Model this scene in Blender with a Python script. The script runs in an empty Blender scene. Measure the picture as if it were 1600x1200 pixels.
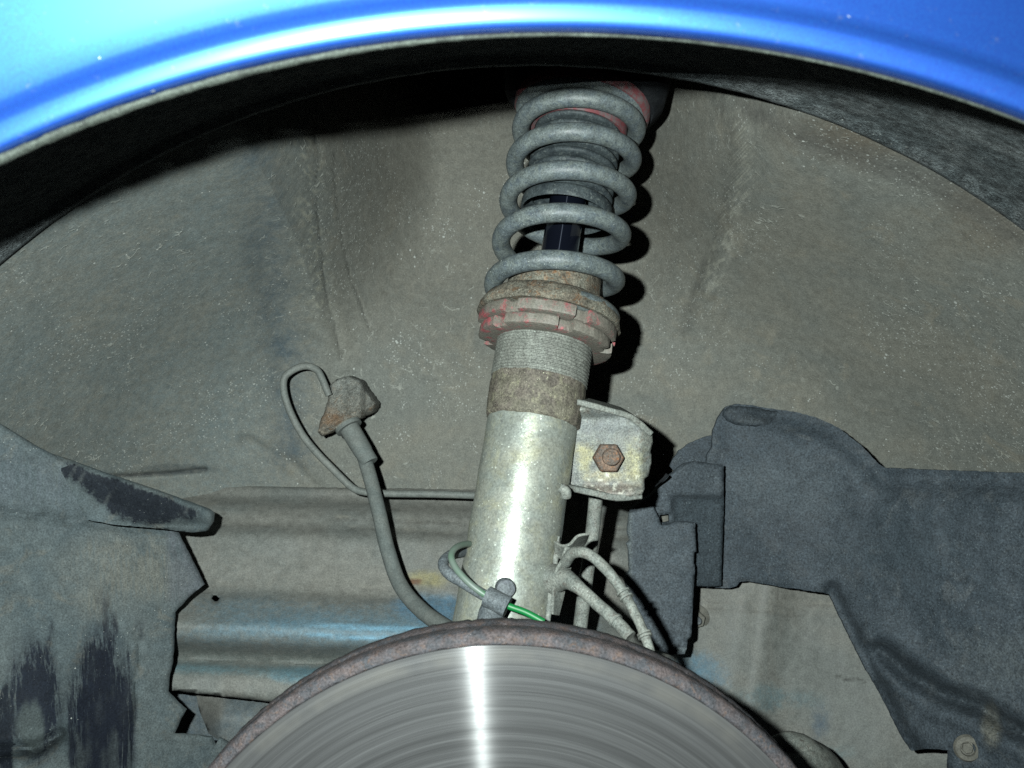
import bpy, bmesh, math, random
import numpy as np
from mathutils import Vector, Matrix
from mathutils.geometry import delaunay_2d_cdt

random.seed(7); np.random.seed(7)
scene = bpy.context.scene
C = scene.collection

# ------------------------------------------------------------------ camera
FPX = 1500.0                       # focal length in pixels of the 1600 px wide photograph
cam_data = bpy.data.cameras.new('camera')
cam_data.sensor_width = 36.0
cam_data.lens = FPX / 1600.0 * 36.0
cam_data.clip_start = 0.01
cam_data.clip_end = 20.0
cam_data.dof.use_dof = True
cam_data.dof.focus_distance = 0.56
cam_data.dof.aperture_fstop = 20.0
cam = bpy.data.objects.new('camera', cam_data)
cam.rotation_euler = (math.radians(90), 0, 0)
C.objects.link(cam)
scene.camera = cam

# ------------------------------------------------------------------ world and the camera's flash
world = bpy.data.worlds.new('World'); scene.world = world
world.use_nodes = True
bg = world.node_tree.nodes['Background']
bg.inputs['Color'].default_value = (0.45, 0.6, 0.8, 1)
bg.inputs['Strength'].default_value = 0.006

fl = bpy.data.lights.new('flash', 'AREA')
fl.shape = 'RECTANGLE'; fl.size = 0.010; fl.size_y = 0.006
fl.energy = 5.9
fl.color = (0.905, 1.0, 0.985)
flash = bpy.data.objects.new('flash', fl)
flash.location = (-0.048, 0.0, 0.0272)
flash.rotation_euler = (math.radians(90), 0, 0)
C.objects.link(flash)

scene.view_settings.view_transform = 'Standard'
scene.view_settings.look = 'None'
scene.view_settings.exposure = 0.0
scene.view_settings.gamma = 1.0
scene.cycles.max_bounces = 5
scene.cycles.diffuse_bounces = 0
scene.cycles.glossy_bounces = 3
scene.cycles.use_denoising = False

# ------------------------------------------------------------------ numeric helpers
def W(u, v, d):
    return Vector(((u - 800) / FPX * d, d, (600 - v) / FPX * d))

def _hash(ix, iy, iz):
    h = (ix * 374761393 + iy * 668265263 + iz * 2147483647) & 0xffffffff
    h = ((h ^ (h >> 13)) * 1274126177) & 0xffffffff
    h = (h ^ (h >> 16)) & 0xffffffff
    return h.astype(np.float64) / 4294967295.0

def vnoise(p):
    p = np.asarray(p, float)
    i = np.floor(p).astype(np.int64); f = p - i
    f = f * f * (3 - 2 * f)
    r = 0
    for dx in (0, 1):
        for dy in (0, 1):
            for dz in (0, 1):
                w = (f[..., 0] if dx else 1 - f[..., 0]) * (f[..., 1] if dy else 1 - f[..., 1]) * (f[..., 2] if dz else 1 - f[..., 2])
                r = r + w * _hash(i[..., 0] + dx, i[..., 1] + dy, i[..., 2] + dz)
    return r * 2 - 1

def fbm(p, scale, octaves=3):
    p = np.asarray(p, float) * scale
    a, s, r = 1.0, 0.0, 0
    for k in range(octaves):
        r = r + a * vnoise(p + 17.3 * k); s += a
        p = p * 2.03; a *= 0.5
    return r / s

def sst(x, a=0.0, b=1.0):
    t = np.clip((np.asarray(x, float) - a) / (b - a), 0, 1)
    return t * t * (3 - 2 * t)

def poly_dist(u, v, pts):
    """distance in px from points to a polyline"""
    d = np.full(np.shape(u), 1e9)
    for (x0, y0), (x1, y1) in zip(pts[:-1], pts[1:]):
        dx, dy = x1 - x0, y1 - y0
        L = dx * dx + dy * dy + 1e-9
        t = np.clip(((u - x0) * dx + (v - y0) * dy) / L, 0, 1)
        d = np.minimum(d, np.hypot(u - x0 - t * dx, v - y0 - t * dy))
    return d

def blob(u, v, cu, cv, ru, rv, n, soft=0.5):
    """irregular patch mask"""
    q = np.hypot((u - cu) / ru, (v - cv) / rv) + n * 0.55
    return 1 - sst(q, 1 - soft, 1.0 + soft * 0.3)

# ------------------------------------------------------------------ object helpers
def empty(name, label, cat, loc, group=None):
    o = bpy.data.objects.new(name, None)
    o.empty_display_size = 0.02
    o.location = loc
    C.objects.link(o)
    o['label'] = label; o['category'] = cat
    if group: o['group'] = group
    return o

def wloc(o):
    v = Vector((0, 0, 0))
    while o is not None:
        v += Vector(o.location); o = o.parent
    return v

def mesh_obj(name, verts, faces, mat, parent=None, smooth=True, tint=None, sharp=None):
    """verts are world positions; the part is stored relative to its parent"""
    off = np.array(wloc(parent)) if parent is not None else np.zeros(3)
    V = np.array([tuple(v) for v in verts], float).reshape(-1, 3) - off
    me = bpy.data.meshes.new(name)
    me.from_pydata([tuple(v) for v in V], [], [tuple(int(i) for i in f) for f in faces])
    me.validate(); me.update()
    if smooth:
        me.polygons.foreach_set('use_smooth', [True] * len(me.polygons))
        if sharp: me.set_sharp_from_angle(angle=math.radians(sharp))
    if tint is not None:
        ca = me.color_attributes.new('tint', 'FLOAT_COLOR', 'POINT')
        ca.data.foreach_set('color', np.asarray(tint, np.float32).ravel())
    o = bpy.data.objects.new(name, me)
    C.objects.link(o)
    if mat: me.materials.append(mat)
    if parent is not None: o.parent = parent
    return o

def fix_normals(o):
    bm = bmesh.new(); bm.from_mesh(o.data)
    bmesh.ops.recalc_face_normals(bm, faces=bm.faces)
    bm.to_mesh(o.data); bm.free()
    return o

def catmull(pts, n=8):
    P = [Vector(p) for p in pts]
    P = [2 * P[0] - P[1]] + P + [2 * P[-1] - P[-2]]
    out = []
    for i in range(1, len(P) - 2):
        for k in range(n):
            t = k / n
            a, b, c, d = P[i - 1], P[i], P[i + 1], P[i + 2]
            out.append(0.5 * ((2 * b) + (c - a) * t + (2 * a - 5 * b + 4 * c - d) * t * t + (3 * b - a - 3 * c + d) * t ** 3))
    out.append(P[-2])
    return out

def tube(name, path, rad, mat, parent=None, seg=14, rough=0.0, nscale=300, caps=True, flat=1.0, sharp=None):
    """sweep of a circle; rad a number or a function of 0..1 along the path"""
    n = len(path)
    T = []
    for i in range(n):
        a = path[max(0, i - 1)]; b = path[min(n - 1, i + 1)]
        T.append((b - a).normalized())
    ref = Vector((0, -1, 0)) if abs(T[0].y) < 0.9 else Vector((1, 0, 0))
    nrm = (ref - T[0] * ref.dot(T[0])).normalized()
    V = []
    for i in range(n):
        nrm = (nrm - T[i] * nrm.dot(T[i])).normalized()
        bi = T[i].cross(nrm)
        r = rad(i / (n - 1)) if callable(rad) else rad
        for k in range(seg):
            a = 2 * math.pi * k / seg
            V.append(path[i] + nrm * (math.cos(a) * r * flat) + bi * (math.sin(a) * r))
    V = np.array([tuple(v) for v in V])
    if rough:
        cen = np.repeat(np.array([tuple(p) for p in path]), seg, axis=0)
        dirs = V - cen
        L = np.linalg.norm(dirs, axis=1, keepdims=True) + 1e-9
        V = V + dirs / L * (fbm(V, nscale, 3)[:, None] * rough)
    F = []
    for i in range(n - 1):
        for k in range(seg):
            a = i * seg + k; b = i * seg + (k + 1) % seg
            F.append((a, b, b + seg, a + seg))
    if caps:
        F.append(tuple(range(seg))[::-1]); F.append(tuple((n - 1) * seg + k for k in range(seg)))
    return fix_normals(mesh_obj(name, V, F, mat, parent, sharp=sharp or 60))

def lathe(name, prof, origin, axis, xdir, mat, parent=None, seg=96, rmod=None, rough=0.0, nscale=300, closed=False, sharp=40, tintf=None):
    """prof = [(r, t)...] turned round axis through origin"""
    a = Vector(axis).normalized(); x = Vector(xdir); x = (x - a * x.dot(a)).normalized(); y = a.cross(x)
    V = []
    n = len(prof)
    for j in range(seg):
        th = 2 * math.pi * j / seg
        d = x * math.cos(th) + y * math.sin(th)
        for i, (r, t) in enumerate(prof):
            rr = rmod(r, t, th, i) if rmod else r
            V.append(origin + a * t + d * rr)
    V = np.array([tuple(v) for v in V])
    if rough:
        o = np.array(origin); aa = np.array(a)
        rel = V - o; ax = rel @ aa
        rad = rel - ax[:, None] * aa
        L = np.linalg.norm(rad, axis=1, keepdims=True) + 1e-9
        V = V + rad / L * (fbm(V, nscale, 4)[:, None] * rough)
    F = []
    m = n if closed else n - 1
    for j in range(seg):
        for i in range(m):
            i2 = (i + 1) % n
            p = j * n + i; q = j * n + i2; jj = (j + 1) % seg
            F.append((p, q, jj * n + i2, jj * n + i))
    if not closed:
        if prof[0][0] > 1e-6: F.append(tuple(j * n for j in range(seg)))
        if prof[-1][0] > 1e-6: F.append(tuple(j * n + n - 1 for j in range(seg))[::-1])
    return fix_normals(mesh_obj(name, V, F, mat, parent, sharp=sharp))

def densify(pts, step, jit=0.0, seed=0, closed=True):
    rnd = random.Random(seed); out = []
    m = len(pts) if closed else len(pts) - 1
    for i in range(m):
        x0, y0 = pts[i]; x1, y1 = pts[(i + 1) % len(pts)]
        L = math.hypot(x1 - x0, y1 - y0); k = max(1, int(L / step))
        for j in range(k):
            t = j / k
            nx, ny = -(y1 - y0) / (L + 1e-9), (x1 - x0) / (L + 1e-9)
            w = jit * rnd.uniform(-1, 1) if j else 0
            out.append((x0 + (x1 - x0) * t + nx * w, y0 + (y1 - y0) * t + ny * w))
    if not closed: out.append(pts[-1])
    return out

def sheet(name, outline, dfun, mat, parent=None, step=7, thick=0.0025, jit=0.8, seed=1, holes=(), edge=4.0, round_=0.0008, tintf=None):
    """a pressed or moulded panel: an outline filled with a fine grid, bent to dfun, with real thickness behind it"""
    loops = [densify(outline, step, jit, seed)] + [densify(h, 3, 0.2, seed + 3) for h in holes]
    pts, edges = [], []
    for lp in loops:
        s = len(pts); pts += lp
        edges += [(s + i, s + (i + 1) % len(lp)) for i in range(len(lp))]
    nb = len(pts)
    us = [p[0] for p in loops[0]]; vs = [p[1] for p in loops[0]]
    gu, gv = np.meshgrid(np.arange(min(us) + 2, max(us), step), np.arange(min(vs) + 2, max(vs), step))
    gu = gu.ravel() + np.random.RandomState(seed).uniform(-1, 1, gu.size) * step * 0.15; gv = gv.ravel()
    def inside(u, v, lp):
        c = np.zeros(u.shape, bool); n = len(lp)
        for i in range(n):
            x0, y0 = lp[i]; x1, y1 = lp[(i + 1) % n]
            if y0 == y1: continue
            k = ((y0 > v) != (y1 > v)) & (u < (x1 - x0) * (v - y0) / (y1 - y0) + x0)
            c ^= k
        return c
    keep = inside(gu, gv, loops[0])
    dd = np.full(gu.shape, 1e9)
    for lp in loops: dd = np.minimum(dd, poly_dist(gu, gv, lp + [lp[0]]))
    for lp in loops[1:]: keep &= ~inside(gu, gv, lp)
    keep &= dd > step * 0.45
    pts += list(zip(gu[keep], gv[keep]))
    res = delaunay_2d_cdt([Vector(p) for p in pts], edges, [], 0, 1e-4)
    vv = np.array([tuple(v) for v in res[0]])
    tris = res[2]
    U, Vv = vv[:, 0], vv[:, 1]
    cen = np.array([vv[list(t)].mean(axis=0) for t in tris])
    ok = inside(cen[:, 0], cen[:, 1], loops[0])
    for lp in loops[1:]: ok &= ~inside(cen[:, 0], cen[:, 1], lp)
    tris = [t for t, k in zip(tris, ok) if k]
    D = dfun(U, Vv)
    de = np.full(U.shape, 1e9)
    for lp in loops: de = np.minimum(de, poly_dist(U, Vv, lp + [lp[0]]))
    D = D + round_ * np.clip(1 - de / edge, 0, 1) ** 2
    P = np.stack([(U - 800) / FPX * D, D, (600 - Vv) / FPX * D], 1)
    n = len(P)
    back = P.copy(); back[:, 1] += thick
    F = [tuple(t) for t in tris]
    cnt = {}
    for t in tris:
        for a, b in ((t[0], t[1]), (t[1], t[2]), (t[2], t[0])):
            cnt[(a, b)] = cnt.get((a, b), 0) + 1
    F += [tuple(i + n for i in reversed(t)) for t in tris]
    for (a, b) in list(cnt):
        if (b, a) not in cnt: F.append((b, a, a + n, b + n))
    t1 = tintf(U, Vv, P) if tintf is not None else np.zeros((n, 4))
    tint = np.concatenate([t1, t1], 0)
    return fix_normals(mesh_obj(name, np.concatenate([P, back]), F, mat, parent, tint=tint, sharp=50))

# ------------------------------------------------------------------ material helpers
class NT:
    def __init__(self, name):
        self.m = bpy.data.materials.new(name); self.m.use_nodes = True
        self.t = self.m.node_tree; self.b = self.t.nodes['Principled BSDF']
        g = self.t.nodes.new('ShaderNodeNewGeometry'); self.pos = g.outputs['Position']
    def n(self, t, **kw):
        x = self.t.nodes.new(t)
        for k, v in kw.items(): setattr(x, k, v)
        return x
    def link(self, a, b): self.t.links.new(a, b)
    def put(self, s, v):
        if isinstance(v, bpy.types.NodeSocket): self.link(v, s)
        elif isinstance(v, (tuple, list)) and len(v) == 3 and s.type == 'RGBA': s.default_value = (*v, 1)
        else: s.default_value = v
    def vec(self, scale=(1, 1, 1), src=None):
        x = self.n('ShaderNodeMapping'); self.link(src or self.pos, x.inputs['Vector'])
        x.inputs['Scale'].default_value = scale
        return x.outputs[0]
    def noise(self, scale, detail=3, rough=0.6, dist=0.0, vec=None):
        x = self.n('ShaderNodeTexNoise'); self.link(vec or self.pos, x.inputs['Vector'])
        x.inputs['Scale'].default_value = scale; x.inputs['Detail'].default_value = detail
        x.inputs['Roughness'].default_value = rough; x.inputs['Distortion'].default_value = dist
        return x.outputs['Fac']
    def vor(self, scale, feature='F1', vec=None, rnd=1.0):
        x = self.n('ShaderNodeTexVoronoi', feature=feature); self.link(vec or self.pos, x.inputs['Vector'])
        x.inputs['Scale'].default_value = scale; x.inputs['Randomness'].default_value = rnd
        return x
    def rng(self, v, a, b, c=0.0, d=1.0, smooth=True):
        x = self.n('ShaderNodeMapRange', interpolation_type='SMOOTHSTEP' if smooth else 'LINEAR')
        self.put(x.inputs['Value'], v)
        for k, q in zip(('From Min', 'From Max', 'To Min', 'To Max'), (a, b, c, d)): x.inputs[k].default_value = q
        return x.outputs[0]
    def mix(self, f, a, b, mode='MIX'):
        x = self.n('ShaderNodeMix', data_type='RGBA', blend_type=mode)
        self.put(x.inputs[0], f); self.put(x.inputs[6], a); self.put(x.inputs[7], b)
        return x.outputs[2]
    def math(self, op, a, b=0.0):
        x = self.n('ShaderNodeMath', operation=op); self.put(x.inputs[0], a); self.put(x.inputs[1], b)
        return x.outputs[0]
    def bump(self, h, strength=0.5, dist=0.001, normal=None):
        x = self.n('ShaderNodeBump'); self.put(x.inputs['Height'], h)
        x.inputs['Strength'].default_value = strength; x.inputs['Distance'].default_value = dist
        if normal: self.link(normal, x.inputs['Normal'])
        return x.outputs[0]
    def set(self, **kw):
        for k, v in kw.items(): self.put(self.b.inputs[k.replace('_', ' ')], v)
        return self.m

def grime(name, c1, c2, blotch=25, c3=None, grain=0.35, grain_scale=1100, mid=0.25, specks=0.4, speck_col=(0.5, 0.52, 0.48),
          rough=0.8, metal=0.0, spec=0.3, bump=0.5, bdist=0.0006, attr=False, worms=0.0, speck_scale=330, streak=None, dark_specks=0.3, tstretch=None):
    k = NT(name)
    vec = k.vec(streak) if streak else None
    col = k.mix(k.rng(k.noise(blotch, 4, 0.6, 0.6, vec), 0.35, 0.65), c1, c2)
    if c3: col = k.mix(k.rng(k.noise(blotch * 2.7, 5, 0.65, 0.8), 0.52, 0.7), col, c3)
    if attr:
        at = k.n('ShaderNodeAttribute', attribute_name='tint')
        nz = k.rng(k.noise(260, 4, 0.7) if not tstretch else k.noise(1.0, 5, 0.75, 0, k.vec(tstretch)), 0.3, 0.7, -0.22 if not tstretch else -0.75, 0.22 if not tstretch else 0.75)
        f = k.math('ADD', k.math('MULTIPLY', at.outputs['Alpha'], 1.5 if tstretch else 1.0), k.math('MULTIPLY', nz, k.rng(at.outputs['Alpha'], 0, 0.7 if tstretch else 0.25)))
        cl = k.n('ShaderNodeClamp'); k.link(f, cl.inputs[0])
        col = k.mix(cl.outputs[0], col, at.outputs['Color'])
    g1 = k.noise(grain_scale, 2, 0.7); g2 = k.noise(170, 5, 0.7)
    gm = k.rng(g1, 0.28, 0.72, 1 - 1.35 * grain, 1 + 1.35 * grain, False)
    mm = k.rng(g2, 0.28, 0.72, 1 - 1.2 * mid, 1 + 1.2 * mid, False)
    mul = k.math('MULTIPLY', gm, mm)
    comb = k.n('ShaderNodeCombineColor'); [k.link(mul, comb.inputs[i]) for i in range(3)]
    col = k.mix(1.0, col, comb.outputs[0], 'MULTIPLY')
    h = k.math('ADD', k.math('MULTIPLY', g2, 1.0), k.math('MULTIPLY', g1, 0.45))
    if specks > 0:
        v = k.vor(speck_scale)
        sz = k.math('MULTIPLY', k.math('MULTIPLY', k.rng(k.noise(60, 3, 0.7), 0.45, 0.68), k.rng(k.noise(9, 3, 0.6), 0.35, 0.62, 0.35, 1.15)), 0.14 * specks)
        r = k.n('ShaderNodeSeparateColor'); k.link(v.outputs['Color'], r.inputs[0])
        sz = k.math('MULTIPLY', sz, k.rng(r.outputs[0], 0.2, 1.0, 0, 1.6, False))
        m = k.math('LESS_THAN', v.outputs['Distance'], sz)
        col = k.mix(k.math('MULTIPLY', m, 0.75), col, speck_col)
        h = k.math('ADD', h, k.math('MULTIPLY', m, 0.5))
        v2 = k.vor(speck_scale * 2.3)
        r2 = k.n('ShaderNodeSeparateColor'); k.link(v2.outputs['Color'], r2.inputs[0])
        m2 = k.math('LESS_THAN', v2.outputs['Distance'], k.math('MULTIPLY', k.math('MULTIPLY', k.rng(r2.outputs[1], 0.72, 1.0, 0, 1, False), k.rng(k.noise(13, 3, 0.6), 0.4, 0.62, 0.15, 1.1)), 0.3 * specks))
        col = k.mix(k.math('MULTIPLY', m2, 0.6), col, speck_col)
    if dark_specks:
        v3 = k.vor(speck_scale * 0.8)
        r3 = k.n('ShaderNodeSeparateColor'); k.link(v3.outputs['Color'], r3.inputs[0])
        m3 = k.math('LESS_THAN', v3.outputs['Distance'], k.math('MULTIPLY', k.rng(r3.outputs[2], 0.85, 1.0, 0, 1, False), 0.2 * dark_specks))
        col = k.mix(k.math('MULTIPLY', m3, 0.7), col, (0.02, 0.02, 0.02))
    if worms > 0:
        dv = k.n('ShaderNodeVectorMath', operation='ADD')
        nn = k.n('ShaderNodeTexNoise'); k.link(k.pos, nn.inputs['Vector']); nn.inputs['Scale'].default_value = 90
        sc = k.n('ShaderNodeVectorMath', operation='SCALE'); k.link(nn.outputs['Color'], sc.inputs[0]); sc.inputs['Scale'].default_value = 0.012
        k.link(k.pos, dv.inputs[0]); k.link(sc.outputs[0], dv.inputs[1])
        e = k.vor(95, 'DISTANCE_TO_EDGE', dv.outputs[0])
        msk = k.math('MULTIPLY', k.rng(k.noise(150, 3, 0.6), 0.54, 0.62), k.rng(k.noise(14, 3, 0.6), 0.42, 0.62))
        msk = k.math('MULTIPLY', msk, worms)
        line = k.rng(e.outputs['Distance'], 0.015, 0.055, 1, 0)
        f = k.math('MULTIPLY', line, msk)
        col = k.mix(k.math('MULTIPLY', f, 0.7), col, (0.42, 0.43, 0.38))
        h = k.math('ADD', h, k.math('MULTIPLY', f, 1.5))
    k.put(k.b.inputs['Base Color'], col)
    k.set(Roughness=k.rng(g2, 0.3, 0.7, rough - 0.1, min(1, rough + 0.1), False), Metallic=metal)
    k.b.inputs['Specular IOR Level'].default_value = spec
    if bump: k.link(k.bump(h, bump, bdist), k.b.inputs['Normal'])
    return k.m

M = {}
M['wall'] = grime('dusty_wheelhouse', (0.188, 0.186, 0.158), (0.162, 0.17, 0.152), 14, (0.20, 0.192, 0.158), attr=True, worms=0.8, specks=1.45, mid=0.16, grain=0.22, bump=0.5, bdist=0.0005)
M['under'] = grime('dark_underseal', (0.10, 0.112, 0.112), (0.065, 0.078, 0.08), 40, specks=1.0, speck_col=(0.3, 0.32, 0.3), mid=0.7, grain=0.5, bump=0.9, bdist=0.002, speck_scale=260)
M['rail'] = grime('dusty_painted_rail', (0.182, 0.182, 0.162), (0.158, 0.168, 0.155), 18, attr=True, specks=0.5, mid=0.2, grain=0.22, bump=0.4, rough=0.62, spec=0.45)
M['plastic_l'] = grime('dusty_black_plastic', (0.098, 0.117, 0.118), (0.075, 0.096, 0.102), 25, (0.118, 0.125, 0.115), attr=True, tstretch=(520, 520, 26), specks=0.7, mid=0.2, grain=0.3, bump=0.4, rough=0.7, spec=0.12)
M['plastic_r'] = grime('charcoal_felted_plastic', (0.054, 0.067, 0.078), (0.040, 0.052, 0.062), 22, (0.074, 0.085, 0.092), attr=True, specks=1.25, speck_scale=480, dark_specks=1.2, speck_col=(0.15, 0.18, 0.19), mid=0.25, grain=0.42, grain_scale=900, bump=0.25, rough=0.7, spec=0.25)
M['spring'] = grime('dusty_spring_steel', (0.095, 0.115, 0.12), (0.13, 0.15, 0.142), 120, (0.065, 0.082, 0.098), specks=1.0, speck_col=(0.6, 0.65, 0.6), grain=0.35, mid=0.3, rough=0.5, spec=0.5, bump=0.6, bdist=0.0004, speck_scale=520, dark_specks=0)
M['rubber'] = grime('grey_rubber', (0.05, 0.062, 0.064), (0.028, 0.036, 0.04), 120, (0.10, 0.115, 0.11), specks=0.5, grain=0.3, rough=0.6, bump=0.4, bdist=0.0004)
M['hose'] = grime('dusty_hose_rubber', (0.155, 0.168, 0.155), (0.13, 0.148, 0.14), 60, specks=0.3, grain=0.2, mid=0.15, rough=0.75, bump=0.3, bdist=0.0003)
M['line'] = grime('dusty_brake_line', (0.175, 0.185, 0.168), (0.15, 0.165, 0.152), 60, specks=0.3, grain=0.2, mid=0.2, rough=0.6, bump=0.3, bdist=0.0003)
M['rust'] = grime('rusty_dusty_steel', (0.12, 0.105, 0.08), (0.15, 0.145, 0.115), 90, (0.15, 0.085, 0.045), specks=0.9, grain=0.5, mid=0.45, rough=0.85, bump=0.9, bdist=0.001)
M['boss'] = grime('dust_covered_boss', (0.195, 0.19, 0.162), (0.17, 0.168, 0.145), 90, (0.185, 0.135, 0.09), attr=True, specks=1.0, grain=0.45, mid=0.35, rough=0.85, bump=0.9, bdist=0.001)
M['boss2'] = grime('rusty_fitting', (0.19, 0.18, 0.15), (0.16, 0.155, 0.13), 150, (0.20, 0.13, 0.08), specks=0.8, grain=0.4, mid=0.3, rough=0.8, bump=0.6, bdist=0.0006)
M['rustband'] = grime('caked_band', (0.135, 0.125, 0.095), (0.115, 0.10, 0.082), 90, (0.2, 0.19, 0.13), specks=1.0, speck_col=(0.6, 0.6, 0.42), grain=0.4, mid=0.4, rough=0.7, bump=0.8, bdist=0.0008, speck_scale=480)
M['nut'] = grime('rusted_nut', (0.16, 0.11, 0.08), (0.10, 0.085, 0.072), 200, (0.26, 0.115, 0.05), specks=0.4, grain=0.4, mid=0.35, rough=0.75, bump=0.6, bdist=0.0005)
M['darkrust'] = grime('dark_rust', (0.078, 0.063, 0.062), (0.050, 0.052, 0.058), 130, (0.095, 0.066, 0.054), specks=0.8, speck_col=(0.30, 0.28, 0.28), grain=0.40, mid=0.28, rough=0.75, bump=0.9, bdist=0.0008, speck_scale=420)
M['boltgrey'] = grime('grey_bolt', (0.12, 0.135, 0.14), (0.09, 0.10, 0.11), 200, specks=0.7, grain=0.4, mid=0.3, rough=0.6, bump=0.6, bdist=0.0004)
M['tan'] = grime('tan_fastener', (0.15, 0.145, 0.122), (0.13, 0.128, 0.11), 200, specks=0.3, grain=0.2, mid=0.2, rough=0.7, bump=0.4, bdist=0.0004)
M['thread'] = grime('grey_thread', (0.19, 0.20, 0.175), (0.155, 0.16, 0.14), 120, specks=0.9, speck_col=(0.5, 0.55, 0.48), grain=0.45, mid=0.25, rough=0.55, spec=0.5, bump=0.6, bdist=0.0005)
M['cable'] = grime('blue_grey_cable', (0.115, 0.13, 0.135), (0.09, 0.105, 0.112), 140, specks=0.8, grain=0.4, mid=0.3, rough=0.65, bump=0.6, bdist=0.0004)
M['pale'] = grime('pale_dusty_metal', (0.20, 0.21, 0.185), (0.16, 0.175, 0.158), 120, (0.13, 0.12, 0.105), specks=0.8, grain=0.35, mid=0.3, rough=0.65, bump=0.6, bdist=0.0005)
M['seal'] = grime('dirty_sealant', (0.04, 0.048, 0.04), (0.028, 0.034, 0.028), 90, specks=1.0, speck_col=(0.14, 0.16, 0.13), grain=0.4, mid=0.5, rough=0.7, bump=0.8, bdist=0.001)
M['dark'] = grime('near_black', (0.02, 0.022, 0.024), (0.012, 0.014, 0.016), 60, specks=0.2, rough=0.9, spec=0.1)  # near black; behind the rail hole it paints the shade inside

# zinc-plated strut tube: grey dust over a bright yellowish plating
def zinc(name, rough=0.38, yellow=0.38):
    k = NT(name)
    a = k.mix(k.rng(k.noise(45, 4, 0.65, 0.6), 0.38, 0.62), (0.315, 0.325, 0.275), (0.285, 0.31, 0.275))
    a = k.mix(k.math('MULTIPLY', k.rng(k.noise(60, 5, 0.7, 0.4), 0.48, 0.66), yellow), a, (0.43, 0.41, 0.25))
    a = k.mix(k.rng(k.noise(110, 6, 0.75, 1.0), 0.54, 0.68, 0, 0.8), a, (0.22, 0.235, 0.215))
    g1 = k.noise(900, 3, 0.75); g2 = k.noise(300, 4, 0.7)
    mul = k.math('MULTIPLY', k.rng(g1, 0.3, 0.7, 0.7, 1.3, False), k.rng(g2, 0.3, 0.7, 0.82, 1.16, False))
    comb = k.n('ShaderNodeCombineColor'); [k.link(mul, comb.inputs[i]) for i in range(3)]
    a = k.mix(1.0, a, comb.outputs[0], 'MULTIPLY')
    v = k.vor(600); r = k.n('ShaderNodeSeparateColor'); k.link(v.outputs['Color'], r.inputs[0])
    m = k.math('LESS_THAN', v.outputs['Distance'], k.math('MULTIPLY', k.rng(r.outputs[0], 0.8, 1, 0, 1, False), 0.33))
    a = k.mix(k.math('MULTIPLY', m, 0.7), a, (0.75, 0.8, 0.7))
    v = k.vor(420); r = k.n('ShaderNodeSeparateColor'); k.link(v.outputs['Color'], r.inputs[0])
    m = k.math('LESS_THAN', v.outputs['Distance'], k.math('MULTIPLY', k.rng(r.outputs[1], 0.7, 1, 0, 1, False), 0.35))
    a = k.mix(k.math('MULTIPLY', m, 0.3), a, (0.10, 0.10, 0.09))
    k.put(k.b.inputs['Base Color'], a)
    k.set(Metallic=0.38, Roughness=k.rng(k.noise(70, 4, 0.7), 0.35, 0.65, rough - 0.10, rough + 0.2, False))
    k.link(k.bump(k.math('ADD', g2, k.math('MULTIPLY', g1, 0.5)), 0.35, 0.0003), k.b.inputs['Normal'])
    return k.m
M['zinc'] = zinc('zinc_plated_tube')
M['zinc_b'] = grime('zinc_plated_bracket', (0.185, 0.195, 0.17), (0.155, 0.17, 0.158), 130, (0.14, 0.125, 0.105), attr=True, specks=0.9, speck_col=(0.6, 0.62, 0.5), grain=0.4, mid=0.4, rough=0.55, spec=0.5, bump=0.8, bdist=0.0006, speck_scale=450)

def red_anod(name):
    k = NT(name)
    a = k.mix(k.rng(k.noise(150, 4, 0.7), 0.40, 0.60), (0.34, 0.075, 0.085), (0.165, 0.13, 0.115))
    a = k.mix(k.rng(k.noise(90, 5, 0.75), 0.38, 0.50, 0, 0.96), a, (0.155, 0.148, 0.122))
    g = k.noise(900, 3, 0.7)
    comb = k.n('ShaderNodeCombineColor'); mm = k.rng(g, 0.3, 0.7, 0.7, 1.3, False); [k.link(mm, comb.inputs[i]) for i in range(3)]
    a = k.mix(1.0, a, comb.outputs[0], 'MULTIPLY')
    k.put(k.b.inputs['Base Color'], a); k.set(Roughness=0.6)
    k.link(k.bump(k.math('ADD', g, k.noise(250, 4)), 0.6, 0.0005), k.b.inputs['Normal'])
    return k.m
M['red'] = red_anod('dusty_red_anodised')

k = NT('red_seat')
a = k.mix(k.rng(k.noise(200, 4, 0.7), 0.42, 0.62), (0.17, 0.05, 0.055), (0.13, 0.10, 0.10))
k.put(k.b.inputs['Base Color'], a); M['redseat'] = k.set(Roughness=0.55)

k = NT('black_piston_rod'); k.set(Base_Color=(0.004, 0.005, 0.009), Roughness=0.04, Metallic=0.0)
tg = k.n('ShaderNodeTangent', direction_type='RADIAL', axis='Z')
gl = k.n('ShaderNodeBsdfAnisotropic'); gl.inputs['Roughness'].default_value = 0.13; gl.inputs['Anisotropy'].default_value = 0.8
gl.inputs['Color'].default_value = (0.5, 0.55, 0.7, 1); k.link(tg.outputs[0], gl.inputs['Tangent'])
ms = k.n('ShaderNodeMixShader'); ms.inputs[0].default_value = 0.07
k.link(k.b.outputs[0], ms.inputs[1]); k.link(gl.outputs[0], ms.inputs[2])
k.link(ms.outputs[0], k.t.nodes['Material Output'].inputs['Surface']); M['rod'] = k.m

k = NT('green_wire')
g = k.noise(70, 3, 0.6)
wire_dust = k.n('ShaderNodeSeparateXYZ'); k.link(k.pos, wire_dust.inputs[0])
dust = k.rng(wire_dust.outputs[0], -0.0175, -0.0075, 0.92, 0.0)
a = k.mix(k.math('MULTIPLY', dust, k.rng(g, 0.2, 0.6, 0.75, 1.0)), (0.004, 0.15, 0.035), (0.14, 0.165, 0.148))
k.put(k.b.inputs['Base Color'], a); M['green'] = k.set(Roughness=0.45)

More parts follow.
